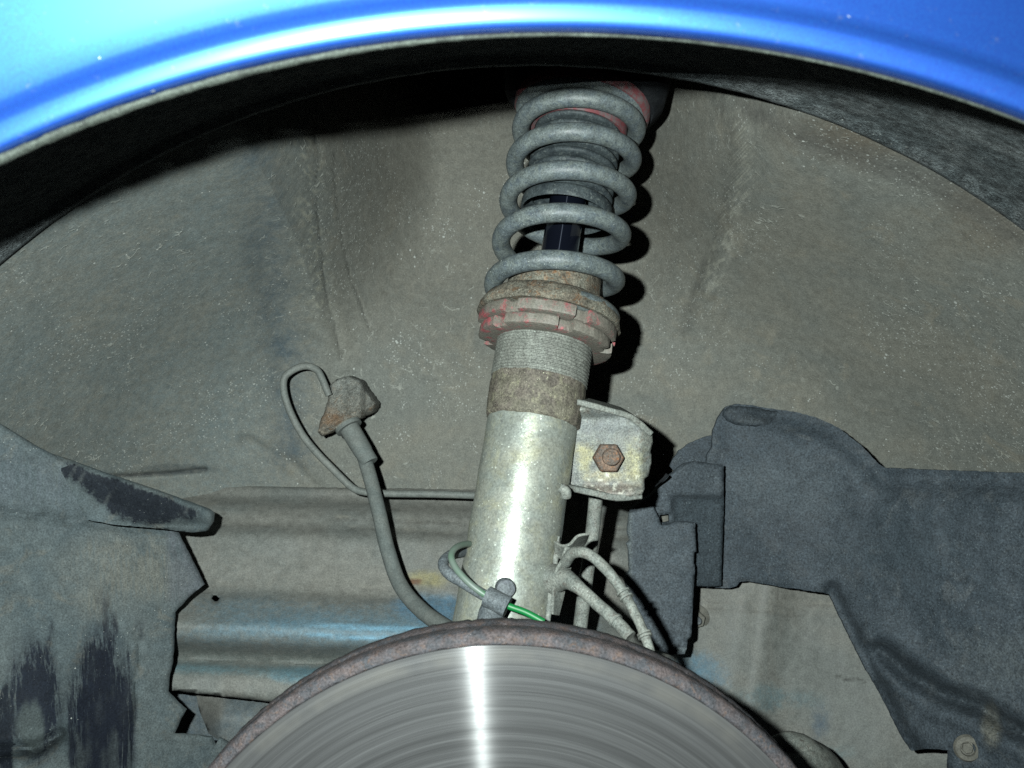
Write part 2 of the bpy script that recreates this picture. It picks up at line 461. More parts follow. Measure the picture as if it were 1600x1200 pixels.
# blue metallic paint
k = NT('blue_metallic_paint')
fl_ = k.vor(2600); sp = k.n('ShaderNodeSeparateColor'); k.link(fl_.outputs['Color'], sp.inputs[0])
a = k.mix(k.rng(sp.outputs[0], 0, 1, 0.0, 0.35, False), (0.022, 0.085, 0.42), (0.024, 0.16, 0.58))
dn = k.noise(230, 5, 0.75)
a = k.mix(k.rng(dn, 0.60, 0.72, 0, 0.25), a, (0.22, 0.26, 0.34))
v = k.vor(160); r = k.n('ShaderNodeSeparateColor'); k.link(v.outputs['Color'], r.inputs[0])
m = k.math('LESS_THAN', v.outputs['Distance'], k.math('MULTIPLY', k.rng(r.outputs[0], 0.86, 1, 0, 1, False), 0.16))
a = k.mix(k.math('MULTIPLY', m, 0.8), a, (0.5, 0.6, 0.7))
k.put(k.b.inputs['Base Color'], a)
k.set(Metallic=0.72, Roughness=0.42, Coat_Weight=1.0, Coat_Roughness=0.12)
M['paint'] = k.m

# brake disc friction face
k = NT('swept_disc_face')
tc = k.n('ShaderNodeTexCoord')
ln = k.n('ShaderNodeVectorMath', operation='LENGTH'); k.link(tc.outputs['Object'], ln.inputs[0])
nrm_ = k.n('ShaderNodeVectorMath', operation='NORMALIZE'); k.link(tc.outputs['Object'], nrm_.inputs[0])
sx = k.n('ShaderNodeSeparateXYZ'); k.link(nrm_.outputs[0], sx.inputs[0])
cmb = k.n('ShaderNodeCombineXYZ'); k.link(ln.outputs['Value'], cmb.inputs[0])
k.link(k.math('MULTIPLY', sx.outputs[0], 0.0010), cmb.inputs[1]); k.link(k.math('MULTIPLY', sx.outputs[2], 0.0010), cmb.inputs[2])
r1 = k.noise(260, 4, 0.75, 0, cmb.outputs[0]); r2 = k.noise(1500, 3, 0.8, 0, cmb.outputs[0]); r3 = k.noise(60, 2, 0.5, 0, cmb.outputs[0])
arc = k.noise(45, 3, 0.6)
a = k.mix(k.rng(r1, 0.3, 0.7), (0.052, 0.053, 0.053), (0.115, 0.117, 0.117))
a = k.mix(k.rng(r2, 0.3, 0.7, 0, 0.5), a, (0.035, 0.035, 0.036))
a = k.mix(k.math('MULTIPLY', k.rng(r3, 0.5, 0.7, 0, 0.6), k.rng(arc, 0.3, 0.7)), a, (0.14, 0.135, 0.12))
k.put(k.b.inputs['Base Color'], a)
k.set(Metallic=0.35, Roughness=0.5)
tg = k.n('ShaderNodeTangent', direction_type='RADIAL', axis='Y')
nb = k.bump(k.math('ADD', r2, k.math('MULTIPLY', r1, 2.0)), 0.25, 0.0002)
k.link(nb, k.b.inputs['Normal'])
gl = k.n('ShaderNodeBsdfAnisotropic'); gl.inputs['Roughness'].default_value = 0.30
k.put(gl.inputs['Roughness'], k.rng(r1, 0.3, 0.7, 0.24, 0.30, False))
gl.inputs['Anisotropy'].default_value = 0.77; gl.inputs['Rotation'].default_value = 0.0
k.put(gl.inputs['Color'], k.mix(k.rng(r2, 0.3, 0.7), (0.42, 0.42, 0.42), (0.62, 0.62, 0.61))); k.link(tg.outputs[0], gl.inputs['Tangent'])
ms = k.n('ShaderNodeMixShader'); ms.inputs[0].default_value = 0.062
k.link(k.b.outputs[0], ms.inputs[1]); k.link(gl.outputs[0], ms.inputs[2])
k.link(ms.outputs[0], k.t.nodes['Material Output'].inputs['Surface'])
M['disc'] = k.m

# ------------------------------------------------------------------ the wheelhouse wall
CX, CZ = 0.010, -0.235            # axis of the wheel arch
def bowl(r):
    q = np.clip((r - 0.19) / 0.198, 0, 1)
    return 0.452 + 0.253 * np.clip(1 - q ** 4.2, 0, 1) ** 0.88

def wall_y(x, z):
    r = np.hypot(x - CX, z - CZ)
    yb = bowl(r)
    # vertical press-lines either side of the strut tower
    xr = np.interp(z, [0.0, 0.06, 0.10, 0.15, 0.20], [0.126, 0.138, 0.148, 0.138, 0.130])
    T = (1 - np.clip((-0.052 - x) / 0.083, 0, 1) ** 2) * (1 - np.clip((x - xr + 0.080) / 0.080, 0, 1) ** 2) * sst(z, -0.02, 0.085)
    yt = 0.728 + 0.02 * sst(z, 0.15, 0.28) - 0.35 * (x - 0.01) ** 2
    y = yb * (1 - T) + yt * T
    return y, T, r

xs = np.arange(-0.41, 0.43, 0.0010); zs = np.arange(-0.24, 0.32, 0.0012)
X, Z = np.meshgrid(xs, zs)
Y, T, R = wall_y(X, Z)
P0 = np.stack([X, Y, Z], -1)
Y = Y + 0.0035 * fbm(P0, 11, 3) + 0.0007 * fbm(P0, 70, 3)
U = 800 + FPX * X / Y; V = 600 - FPX * Z / Y
wob = 5 * fbm(np.stack([U, V, U * 0], -1), 0.03, 3)
# cracked sealer at the left press-line
cr1 = poly_dist(U + wob, V, [(486, 170), (496, 260), (492, 330), (503, 420), (520, 500), (530, 560)])
cr2 = poly_dist(U + wob * 0.6, V, [(519, 150), (519, 250), (527, 340), (545, 430), (575, 510)])
Y = Y + 0.0013 * np.exp(-(cr1 / 2.6) ** 2) + 0.0008 * np.exp(-(cr2 / 2.4) ** 2)
Y = Y - 0.0010 * np.exp(-((cr1 - 14) / 9.0) ** 2)
# ridge of chipped sealer on the right press-line
rd = poly_dist(U + wob, V, [(1128, 140), (1158, 200), (1160, 280), (1138, 360), (1105, 450)])
Y = Y - 0.0028 * np.exp(-(rd / 13) ** 2) + 0.0015 * np.exp(-((rd - 22) / 10) ** 2) * (U < 1150)
# pressed valley running down to the right, and its soft ridge
vl = poly_dist(U, V, [(1170, 165), (1260, 215), (1330, 235), (1450, 280), (1560, 350), (1680, 440)])
Y = Y + 0.007 * np.exp(-(vl / 26) ** 2)
vl2 = poly_dist(U, V, [(1230, 165), (1330, 200), (1440, 250), (1540, 330), (1650, 430)])
Y = Y - 0.006 * np.exp(-(vl2 / 30) ** 2)
# shallow dents on the left panel
for (cu, cv, s, a) in ((360, 380, 46, -0.0035), (225, 610, 60, 0.005), (215, 420, 90, -0.003), (70, 560, 20, -0.002), (560, 500, 80, 0.002), (1330, 520, 110, -0.004), (1060, 520, 70, 0.004)):
    Y = Y + a * np.exp(-(((U - cu) ** 2 + (V - cv) ** 2) / (s * s)))
# horizontal scratch-like seam and a worn dimple low on the left
sm = poly_dist(U, V, [(165, 745), (250, 741), (320, 734)])
Y = Y + 0.004 * np.exp(-(sm / 3.0) ** 2)
Y = Y + 0.0035 * np.exp(-(poly_dist(U, V, [(385, 690), (440, 720), (490, 760)]) / 12) ** 2)
leftfold = poly_dist(U, V, [(395, 240), (415, 420), (440, 560), (452, 720)])
Y = Y + 0.004 * np.exp(-(leftfold / 22) ** 2)
P = np.stack([X, Y, Z], -1)
U = 800 + FPX * X / Y; V = 600 - FPX * Z / Y
tint = np.zeros(X.shape + (4,)); 
def put_tint(t, m, col):
    m = np.clip(m, 0, 1)[..., None]
    a0 = t[..., 3:4]
    na = m + a0 * (1 - m)
    t[..., :3] = np.where(na > 1e-5, (np.array(col) * m + t[..., :3] * a0 * (1 - m)) / np.maximum(na, 1e-5), t[..., :3])
    t[..., 3:4] = na
nz = fbm(P, 25, 4); nz2 = fbm(P, 80, 3)
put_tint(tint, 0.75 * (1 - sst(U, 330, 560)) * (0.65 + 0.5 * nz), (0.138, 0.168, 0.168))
put_tint(tint, 0.8 * T * sst(U, 500, 540), (0.165, 0.160, 0.135))  # brown dust, with shade of the tower pocket put into the tint
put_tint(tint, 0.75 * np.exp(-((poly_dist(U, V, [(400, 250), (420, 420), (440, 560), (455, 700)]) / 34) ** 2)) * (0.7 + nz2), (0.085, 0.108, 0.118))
put_tint(tint, 0.8 * blob(U, V, 1330, 215, 120, 50, nz, 0.8), (0.165, 0.142, 0.105))
put_tint(tint, 0.7 * blob(U, V, 1560, 330, 110, 70, nz, 0.8), (0.15, 0.135, 0.105))
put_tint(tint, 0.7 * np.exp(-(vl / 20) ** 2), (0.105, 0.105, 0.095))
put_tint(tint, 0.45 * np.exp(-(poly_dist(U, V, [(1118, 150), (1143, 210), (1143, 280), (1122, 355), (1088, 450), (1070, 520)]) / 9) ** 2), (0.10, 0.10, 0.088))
put_tint(tint, np.exp(-(rd / 14) ** 2) * sst(fbm(np.stack([U, V, U * 0], -1), 0.13, 2), 0.1, 0.35) * 0.55, (0.34, 0.34, 0.29))
put_tint(tint, 0.8 * np.exp(-(rd / 17) ** 2) * sst(fbm(np.stack([U, V, U * 0], -1), 0.16, 3), -0.05, 0.25) * sst(V, 150, 215) * 0.85, (0.30, 0.30, 0.25))
put_tint(tint, np.exp(-((poly_dist(U, V, [(475, 190), (485, 330), (500, 470)]) / 24) ** 2)) * sst(fbm(np.stack([U, V, U * 0], -1), 0.2, 3), 0.05, 0.3) * 0.8, (0.27, 0.27, 0.22))
put_tint(tint, (0.85 * np.exp(-(cr1 / 1.8) ** 2) + 0.65 * np.exp(-(cr2 / 1.6) ** 2)) * sst(nz2, -0.5, 0.0), (0.045, 0.045, 0.04))
put_tint(tint, 0.9 * np.exp(-(sm / 2.5) ** 2), (0.03, 0.03, 0.03))
put_tint(tint, 0.6 * blob(U, V, 290, 733, 70, 10, nz, 0.7), (0.06, 0.07, 0.07))
nx, nz_ = len(xs), len(zs)
Rm = np.hypot(P[..., 0] - CX, P[..., 2] - CZ)
keepv = (Rm < 0.393) | (T > 0.002)
idx = np.arange(X.size).reshape(X.shape)
a = idx[:-1, :-1]; b = idx[:-1, 1:]; c = idx[1:, 1:]; d = idx[1:, :-1]
kf = keepv[:-1, :-1] & keepv[:-1, 1:] & keepv[1:, 1:] & keepv[1:, :-1]
faces = np.stack([a[kf], b[kf], c[kf], d[kf]], 1)
used = np.unique(faces); remap = np.full(X.size, -1); remap[used] = np.arange(len(used))

well = bpy.data.objects.new('wheel_well', None); well.location = (CX, 0.7, CZ); C.objects.link(well)
well['kind'] = 'structure'; well['label'] = 'dusty grey pressed steel wheel well behind the strut'
def fast_mesh(name, V3, F4, mat, parent, tint=None):
    me = bpy.data.meshes.new(name)
    off = np.array(wloc(parent)) if parent else np.zeros(3)
    V3 = (V3 - off).astype(np.float32)
    me.vertices.add(len(V3)); me.vertices.foreach_set('co', V3.ravel())
    me.loops.add(F4.size); me.loops.foreach_set('vertex_index', F4.astype(np.int32).ravel())
    me.polygons.add(len(F4)); me.polygons.foreach_set('loop_start', np.arange(0, F4.size, 4, dtype=np.int32))
    me.update(calc_edges=True)
    me.polygons.foreach_set('use_smooth', [True] * len(F4))
    if tint is not None:
        ca = me.color_attributes.new('tint', 'FLOAT_COLOR', 'POINT'); ca.data.foreach_set('color', tint.astype(np.float32).ravel())
    me.materials.append(mat)
    o = bpy.data.objects.new(name, me); C.objects.link(o)
    if parent: o.parent = parent
    return o
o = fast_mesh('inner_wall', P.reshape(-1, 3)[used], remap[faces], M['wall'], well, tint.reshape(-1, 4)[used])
if kf.sum(): pass

# rolled outer flange ring between the wall and the fender
def ring_sweep(name, prof, mat, parent, cx, cz, a0, a1, seg, disp=0.0, dscale=60, rfun=None):
    Vv = []
    n = len(prof)
    for j in range(seg + 1):
        th = math.radians(a0 + (a1 - a0) * j / seg)
        for i, (r, y) in enumerate(prof):
            rr, yy = rfun(r, y, th, i) if rfun else (r, y)
            Vv.append((cx + rr * math.cos(th), yy, cz + rr * math.sin(th)))
    Vv = np.array(Vv)
    if disp:
        d = fbm(Vv, dscale, 4) * disp
        Vv[:, 1] += d; Vv[:, 2] += d * 0.7
    jj, ii = np.meshgrid(np.arange(seg), np.arange(n - 1), indexing='ij')
    p = (jj * n + ii).ravel()
    F = np.stack([p, p + 1, p + n + 1, p + n], 1)
    o = fast_mesh(name, Vv, F, mat, parent)
    return fix_normals(o)
prof = [(0.3900, 0.462), (0.3860, 0.456), (0.3850, 0.450), (0.3872, 0.445)]
prof += [(0.3872 - 0.024 * (i / 24) ** 1.3, 0.445 - 0.172 * i / 24) for i in range(1, 25)]
prof += [(0.375, 0.262), (0.396, 0.262), (0.40, 0.45), (0.3900, 0.462)]
ring_sweep('outer_flange', prof, M['under'], well, CX, CZ, -25, 205, 420, 0.0012, 90)
# tower roof closing the well above the strut
tv = [(-0.16, 0.46, 0.30), (0.17, 0.46, 0.30), (0.17, 0.76, 0.315), (-0.16, 0.76, 0.315)]
tv += [(x, y, z + 0.006) for x, y, z in tv]
mesh_obj('tower_roof', tv, [(0, 1, 2, 3), (7, 6, 5, 4), (0, 4, 5, 1), (1, 5, 6, 2), (2, 6, 7, 3), (3, 7, 4, 0)], M['under'], well, smooth=False)

# ------------------------------------------------------------------ blue fender
FX, FZ, FR = 0.011, -0.2502, 0.033
fender = empty('fender', 'glossy blue fender arching across the top of the view', 'fender', (FX, 0.25, FZ + FR + 0.31))
def fprof():
    pts = [(0.3185, 0.2740), (0.3150, 0.2665), (0.3117, 0.2585), (0.3103, 0.2540), (0.3101, 0.2515), (0.3102, 0.2503), (0.3105, 0.2495), (0.3111, 0.24895), (0.3120, 0.2485), (0.3131, 0.24815), (0.3144, 0.24785), (0.3158, 0.2477),
           (0.3174, 0.2480), (0.3190, 0.2485), (0.3206, 0.24875), (0.3222, 0.24875), (0.3240, 0.24872), (0.3260, 0.24868), (0.3290, 0.24855), (0.333, 0.24835), (0.338, 0.2481), (0.345, 0.2478), (0.353, 0.2475),
           (0.363, 0.2472), (0.375, 0.2470), (0.39, 0.247), (0.42, 0.248), (0.46, 0.251)]
    cm = catmull([Vector((r, y, 0)) for r, y in pts], 4)
    return [(p.x, p.y) for p in cm]
ffp = fprof()
nfp = len(ffp)
def ff(r, y, th, i):
    # the body above the flare comes forward towards the left and falls away to the right
    s = math.cos(th)
    q = max(0.0, r - 0.3205)
    e = q * q / (q + 0.004) if q > 0 else 0.0
    e = min(e, 0.06)
    return r + FR, y + e * (-0.05 + (0.68 if s < 0 else 0.30) * s)
ring_sweep('outer_panel', ffp + [(0.46, 0.2530), (0.36, 0.2500), (0.3245, 0.2506), (0.3150, 0.2500), (0.3122, 0.2540), (0.3200, 0.274), (0.3185, 0.2740)], M['paint'], fender, FX, FZ, 10, 170, 420, rfun=ff)
# bead of dirty sealer along the rolled edge
def bead(th, i): return 0
segb = 700; Vb = []; nb_ = 10
for j in range(segb + 1):
    th = math.radians(12 + 156 * j / segb)
    w = 0.00030 + 0.00080 * float(sst(math.degrees(th), 84, 112)) 
    cr_ = 0.3094 - 0.0004 * float(sst(math.degrees(th), 84, 112))
    w *= 1 + 0.12 * math.sin(j * 0.9) * math.sin(j * 0.37) + random.uniform(-.08, .08)
    for i in range(nb_):
        q = 2 * math.pi * i / nb_
        rr = FR + cr_ + w * math.cos(q); yy = 0.2533 + 1.8 * w * math.sin(q)
        Vb.append((FX + rr * math.cos(th), yy, FZ + rr * math.sin(th)))
Fb = [(j * nb_ + i, j * nb_ + (i + 1) % nb_, (j + 1) * nb_ + (i + 1) % nb_, (j + 1) * nb_ + i) for j in range(segb) for i in range(nb_)]
fix_normals(mesh_obj('sealer_bead', Vb, Fb, M['seal'], fender))

# ------------------------------------------------------------------ frame rail and the plate to its right
rail = empty('frame_rail', 'dusty horizontal frame rail with worn blue paint behind the strut', 'frame rail', W(700, 950, 0.62))
def rail_d(u, v):
    w = v - 0.035 * (u - 270)                 # the rail drops slightly to the right
    pts = [(755, 0.7005), (772, 0.697), (785, 0.684), (800, 0.676), (812, 0.673), (830, 0.660), (900, 0.645), (922, 0.639), (930, 0.632), (955, 0.617), (975, 0.606), (998, 0.607), (1010, 0.617),
           (1022, 0.625), (1034, 0.623), (1042, 0.612), (1054, 0.606), (1078, 0.603), (1090, 0.604), (1300, 0.605)]
    xp = [p[0] for p in pts]; fp = [p[1] for p in pts]
    dl = (np.interp(w - 5, xp, fp) + np.interp(w, xp, fp) + np.interp(w + 5, xp, fp)) / 3
    dr = 0.672 - 0.030 * sst(v, 900, 1220) - 0.02 * sst(u, 1250, 1600) - 0.008 * np.exp(-((u - 1190 + 0.15 * (v - 1000)) / 30) ** 2)
    t = sst(u, 960, 1090)
    D = dl * (1 - t) + (dr + 0.02 * (1 - sst(v, 840, 900))) * t
    p = np.stack([u, v, u * 0], -1)
    return D + 0.0014 * fbm(p, 0.016, 3) + 0.0004 * fbm(p, 0.1, 3)
def rail_tint(u, v, P):
    n = fbm(np.stack([u * 0.35, v, u * 0], -1), 0.03, 4); n2 = fbm(np.stack([u, v, u * 0], -1), 0.03, 4)
    t = np.zeros(u.shape + (4,)); w = v - 0.035 * (u - 270)
    put_tint(t, 0.85 * np.exp(-((w - 970 + 14 * n) / 32) ** 2) * sst(u + 90 * n, 220, 380) * (1 - sst(u, 880, 960)), (0.125, 0.20, 0.24))
    put_tint(t, 0.95 * np.exp(-((w - 969 + 6 * n) / 3.5) ** 2) * sst(u + 60 * n2, 400, 580) * (1 - sst(u, 800, 860)), (0.22, 0.42, 0.55))
    put_tint(t, 0.9 * np.exp(-((w - 984 + 6 * n) / 3.0) ** 2) * sst(u + 60 * n2, 400, 600) * (1 - sst(u, 800, 860)), (0.22, 0.42, 0.55))
    put_tint(t, 0.8 * np.exp(-((w - 1043) / 7) ** 2) * (0.7 + n) * (1 - sst(u, 800, 960)), (0.16, 0.25, 0.27))
    put_tint(t, 0.7 * blob(u, v, 480, 1055, 60, 14, n2), (0.13, 0.23, 0.27))
    put_tint(t, 0.7 * np.exp(-((w - 1022) / 12) ** 2) * (1 - sst(u, 900, 980)), (0.105, 0.12, 0.11))  # groove darkened: its shade is put into the tint
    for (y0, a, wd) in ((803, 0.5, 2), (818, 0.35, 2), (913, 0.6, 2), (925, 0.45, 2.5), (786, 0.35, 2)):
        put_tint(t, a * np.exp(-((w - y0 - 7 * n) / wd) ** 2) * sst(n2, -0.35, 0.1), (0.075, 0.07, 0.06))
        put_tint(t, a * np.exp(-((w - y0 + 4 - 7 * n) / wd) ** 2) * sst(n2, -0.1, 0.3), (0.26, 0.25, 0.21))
    put_tint(t, 0.55 * sst(w, 830, 900) * (1 - sst(w, 905, 940)) * sst(u, 270, 330), (0.19, 0.186, 0.162))
    # scraped yellow primer and rust spot by the hose
    put_tint(t, 0.8 * blob(u, v, 668, 905, 36, 14, n2, 0.7), (0.27, 0.245, 0.125))
    put_tint(t, 0.95 * blob(u, v, 648, 909, 15, 5, n2, 0.5), (0.11, 0.055, 0.03))
    put_tint(t, 0.8 * blob(u, v, 668, 950, 60, 22, n2, 0.6), (0.12, 0.22, 0.30))
    put_tint(t, 0.85 * blob(u, v, 1095, 1050, 48, 34, n2, 0.9), (0.11, 0.19, 0.24))
    put_tint(t, 0.5 * blob(u, v, 1205, 1090, 75, 22, n2, 0.9), (0.12, 0.185, 0.20))
    put_tint(t, 0.75 * blob(u, v, 1284, 1132, 20, 28, n2, 0.9), (0.075, 0.105, 0.13))
    put_tint(t, 0.6 * blob(u, v, 1290, 1180, 45, 20, n2, 0.9), (0.13, 0.19, 0.195))
    cr = poly_dist(u + 4 * n2, v, [(1308, 1056), (1325, 1062), (1340, 1060), (1352, 1066)])
    put_tint(t, 0.8 * np.exp(-(cr / 1.8) ** 2), (0.03, 0.03, 0.025))
    return t
rail_out = [(190, 755), (500, 762), (800, 766), (985, 775), (1180, 775), (1420, 860), (1560, 900), (1560, 1330), (700, 1330), (620, 1112), (520, 1110), (400, 1094), (262, 1078), (190, 1078)]
hole = [(329, 936), (333, 930), (338, 930), (343, 935), (340, 940), (334, 941)]
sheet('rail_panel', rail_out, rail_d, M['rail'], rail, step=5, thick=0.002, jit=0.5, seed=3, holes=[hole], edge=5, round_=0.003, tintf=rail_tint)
sheet('hole_shade', [(200, 900), (700, 900), (700, 1065), (200, 1065)], lambda u, v: 0.70 + 0 * u, M['dark'], rail, step=60, thick=0.002, jit=0)  # added sheet, coloured near black as the shade inside the hole

def hexbolt(name, u, v, d, r, hgt, mat, parent, n=Vector((0, -1, 0)), washer=None, rot=0.2, dome=0.0, mat2=None, inner=None):
    """hexagonal head with a chamfer, facing n"""
    c = W(u, v, d); n = n.normalized()
    x = Vector((1, 0, 0)); x = (x - n * x.dot(n)).normalized(); y = n.cross(x)
    Vv = []; prof = [(1.0, 0), (1.0, 0.82), (0.88, 1.0), (0.5, 1.0 + dome)]
    for (q, h) in prof:
        for k in range(6):
            a = rot + k * math.pi / 3
            Vv.append(c + x * (math.cos(a) * r * q) + y * (math.sin(a) * r * q) + n * (hgt * h))
    Vv.append(c + n * (hgt * (1.0 + dome)))
    F = []
    for i in range(3):
        for k in range(6):
            F.append((i * 6 + k, i * 6 + (k + 1) % 6, (i + 1) * 6 + (k + 1) % 6, (i + 1) * 6 + k))
    for k in range(6): F.append((18 + k, 18 + (k + 1) % 6, 24))
    F.append(tuple(range(6)))
    o = fix_normals(mesh_obj(name, Vv, F, mat, parent, smooth=False))
    m = o.modifiers.new('bevel', 'BEVEL'); m.width = r * 0.05; m.segments = 2
    if washer:
        lathe('washer', [(0, 0.0), (r * washer, 0), (r * washer * 1.0, hgt * 0.12), (r * washer * 0.92, hgt * 0.22), (0, hgt * 0.22)], c - n * 0.0006, n, x, mat2 or mat, o if False else parent, seg=40)
    return o
b0 = hexbolt('bolt', 1087, 966, float(rail_d(np.array([1087.]), np.array([966.]))[0]), 0.0062, 0.006, M['tan'], rail, washer=1.55, rot=0.3)
lathe('bolt_end', [(0, 0), (0.0028, 0), (0.0028, 0.0085), (0.002, 0.0095), (0, 0.0095)], W(1087, 966, float(rail_d(np.array([1087.]), np.array([966.]))[0])), Vector((0, -1, 0)), Vector((1, 0, 0)), M['boltgrey'], rail, seg=20)

# crossmember corner below the rail, left of the disc
cross = empty('crossmember', 'blue-grey crossmember corner tucked under the left end of the rail', 'crossmember', W(420, 1130, 0.65))
def ct(u, v, P):
    t = np.zeros(u.shape + (4,)); n2 = fbm(np.stack([u, v, u * 0], -1), 0.03, 4)
    put_tint(t, 0.75 * (0.8 + n2), (0.105, 0.13, 0.14)); put_tint(t, 0.7 * blob(u, v, 330, 1110, 30, 60, n2), (0.17, 0.165, 0.145))
    return t
sheet('corner_plate', [(300, 1060), (620, 1075), (620, 1250), (380, 1210), (365, 1170), (352, 1158), (340, 1155), (326, 1146), (312, 1112)], lambda u, v: 0.650 - 0.022 * sst(u, 300, 350) * sst(v, 1060, 1130), M['rail'], cross, step=6, jit=0.4, seed=5, tintf=ct)
def ct2(u, v, P):
    t = np.zeros(u.shape + (4,)); put_tint(t, 0.8 + 0 * u, (0.085, 0.11, 0.125)); return t
sheet('rear_gusset', [(240, 1060), (345, 1060), (345, 1158), (300, 1156), (240, 1156)], lambda u, v: 0.664 + 0 * u, M['rail'], cross, step=8, jit=0.3, seed=6, tintf=ct2)

# ------------------------------------------------------------------ left splash guard
lg = empty('splash_guard', 'scuffed dark plastic splash guard at the lower left with a curled flange', 'splash guard', W(120, 1000, 0.55))
def lg_d(u, v):
    D = 0.532 + 0.074 * np.clip(u, -200, 400) / 330 - 0.014 * sst(v, 780, 1150)
    fold = poly_dist(u, v, [(-80, 790), (60, 808), (180, 822), (275, 829)])
    D = D + 0.003 * np.exp(-(fold / 7) ** 2)
    D = D - 0.004 * np.exp(-(((u - 75) / 45) ** 2 + ((v - 1130) / 90) ** 2))
    D = D + 0.0022 * np.exp(-(poly_dist(u, v, [(218, 1000), (212, 1080), (205, 1230)]) / 3.0) ** 2)
    D = D - 0.010 * np.exp(-(poly_dist(u, v, [(-40, 1178), (60, 1168), (90, 1150)]) / 10) ** 2)
    p = np.stack([u, v, u * 0], -1)
    return D + 0.0022 * fbm(p, 0.01, 3)
def lg_tint(u, v, P):
    t = np.zeros(u.shape + (4,)); n = fbm(np.stack([u * 1.0, v * 0.16, u * 0], -1), 0.09, 4); n2 = fbm(np.stack([u, v, u * 0], -1), 0.02, 3)
    put_tint(t, 0.5 * blob(u, v, 60, 760, 150, 70, n2, 0.9), (0.10, 0.12, 0.13))
    put_tint(t, 0.6 * blob(u, v, 200, 900, 110, 70, n2, 0.9), (0.135, 0.14, 0.125))
    lo = sst(v, 940, 1060)
    m1 = np.exp(-((u - 62 + 0.05 * (v - 1050)) / 34) ** 2) * sst(v + 90 * n - 1.0 * np.abs(u - 62), 960, 1040)
    m1b = np.exp(-((u - 52) / 22) ** 2) * sst(v, 1085, 1120) * (1 - sst(v, 1150, 1175))
    m2 = np.exp(-((u - 155) / 32) ** 2) * sst(v + 120 * n - 0.6 * np.abs(u - 150), 935, 1060)
    m3 = np.exp(-((u - 20) / 16) ** 2) * sst(v + 80 * n, 1050, 1130)
    e1 = 1.15 - np.hypot((u - 56) / 44, (v - 1095) / 100)
    e1i = 1.0 - np.hypot((u - 48) / 32, (v - 1140) / 55)
    e2 = 1.2 - np.hypot((u - 158) / 48, (v - 1130) / 140)
    e3 = 1.1 - np.hypot((u - 6) / 18, (v - 1160) / 90)
    put_tint(t, 0.95 * sst(e1 + 0.25 * n, -0.15, 0.75), (0.014, 0.018, 0.026))
    put_tint(t, 0.75 * sst(e1i + 0.5 * n, 0.1, 0.5), (0.075, 0.092, 0.09))
    put_tint(t, 0.97 * sst(e2 + 0.25 * n, -0.15, 0.75), (0.010, 0.013, 0.020))
    put_tint(t, 0.5 * sst(-n, 0.15, 0.4) * sst(e2, 0, 0.3), (0.05, 0.06, 0.062))
    put_tint(t, 0.85 * sst(e3 + 0.5 * n, 0.1, 0.4), (0.014, 0.018, 0.024))
    put_tint(t, 0.5 * sst(n, 0.15, 0.45) * sst(v, 850, 950) * blob(u, v, 130, 1040, 110, 170, n2, 0.6), (0.03, 0.036, 0.042))
    put_tint(t, 0.55 * (1 - sst(v, 1000, 1200)) * sst(u, 255, 270) * (1 - sst(v, 915, 960)), (0.095, 0.108, 0.118))
    return t
lg_out = [(-140, 600), (-60, 632), (0, 664), (45, 692), (82, 712), (130, 735), (200, 768), (262, 800), (275, 829), (292, 862), (318, 914), (296, 932), (272, 958), (270, 1010), (268, 1038), (263, 1060), (261, 1082), (276, 1098),
          (290, 1110), (280, 1128), (271, 1148), (300, 1149), (330, 1152), (336, 1166), (342, 1153), (365, 1170), (420, 1190), (420, 1350), (-140, 1350)]
sheet('guard_panel', lg_out, lg_d, M['plastic_l'], lg, step=5, thick=0.0025, jit=0.5, seed=11, tintf=lg_tint)
# the curled flange: a ribbon that stands out from the guard, its face rubbed black
lf_out = [(78, 710), (100, 717), (160, 739), (230, 762), (300, 787), (326, 797), (333, 803), (331, 816), (322, 830), (300, 832), (250, 826), (180, 820), (135, 812), (118, 780), (95, 735)]
def lf_d(u, v):
    t = sst(v - (712 + (u - 80) * 0.36), 0, 60)
    return 0.542 + 0.058 * (u - 80) / 250 - 0.010 * sst(u, 80, 180) + 0.010 * (1 - t) - 0.004 * np.exp(-((v - 822) / 8) ** 2)
def lf_tint(u, v, P):
    t = np.zeros(u.shape + (4,)); n = fbm(np.stack([u * 1.0 + 0.5 * v, v * 0.2, u * 0], -1), 0.12, 4)
    n2 = fbm(np.stack([u, v, u * 0], -1), 0.05, 3)
    top = 712 + (u - 80) * 0.365; q = (v - top)
    lim = 6 + 0.34 * np.clip(u - 95, 0, 60) + 16 * sst(u, 130, 200) - 40 * sst(u, 200, 320)
    m = sst(q + 5 * n2, -1, 5) * (1 - sst(q + 10 * n, lim + 4, lim + 22)) * (1 - sst(u, 296, 318))
    put_tint(t, 0.96 * m, (0.018, 0.022, 0.028))
    put_tint(t, 0.6 * sst(n, 0.2, 0.5) * m, (0.09, 0.10, 0.10))
    return t
sheet('curled_flange', lf_out, lf_d, M['plastic_l'], lg, step=4, thick=0.004, jit=0.3, seed=12, tintf=lf_tint, edge=4, round_=0.001)

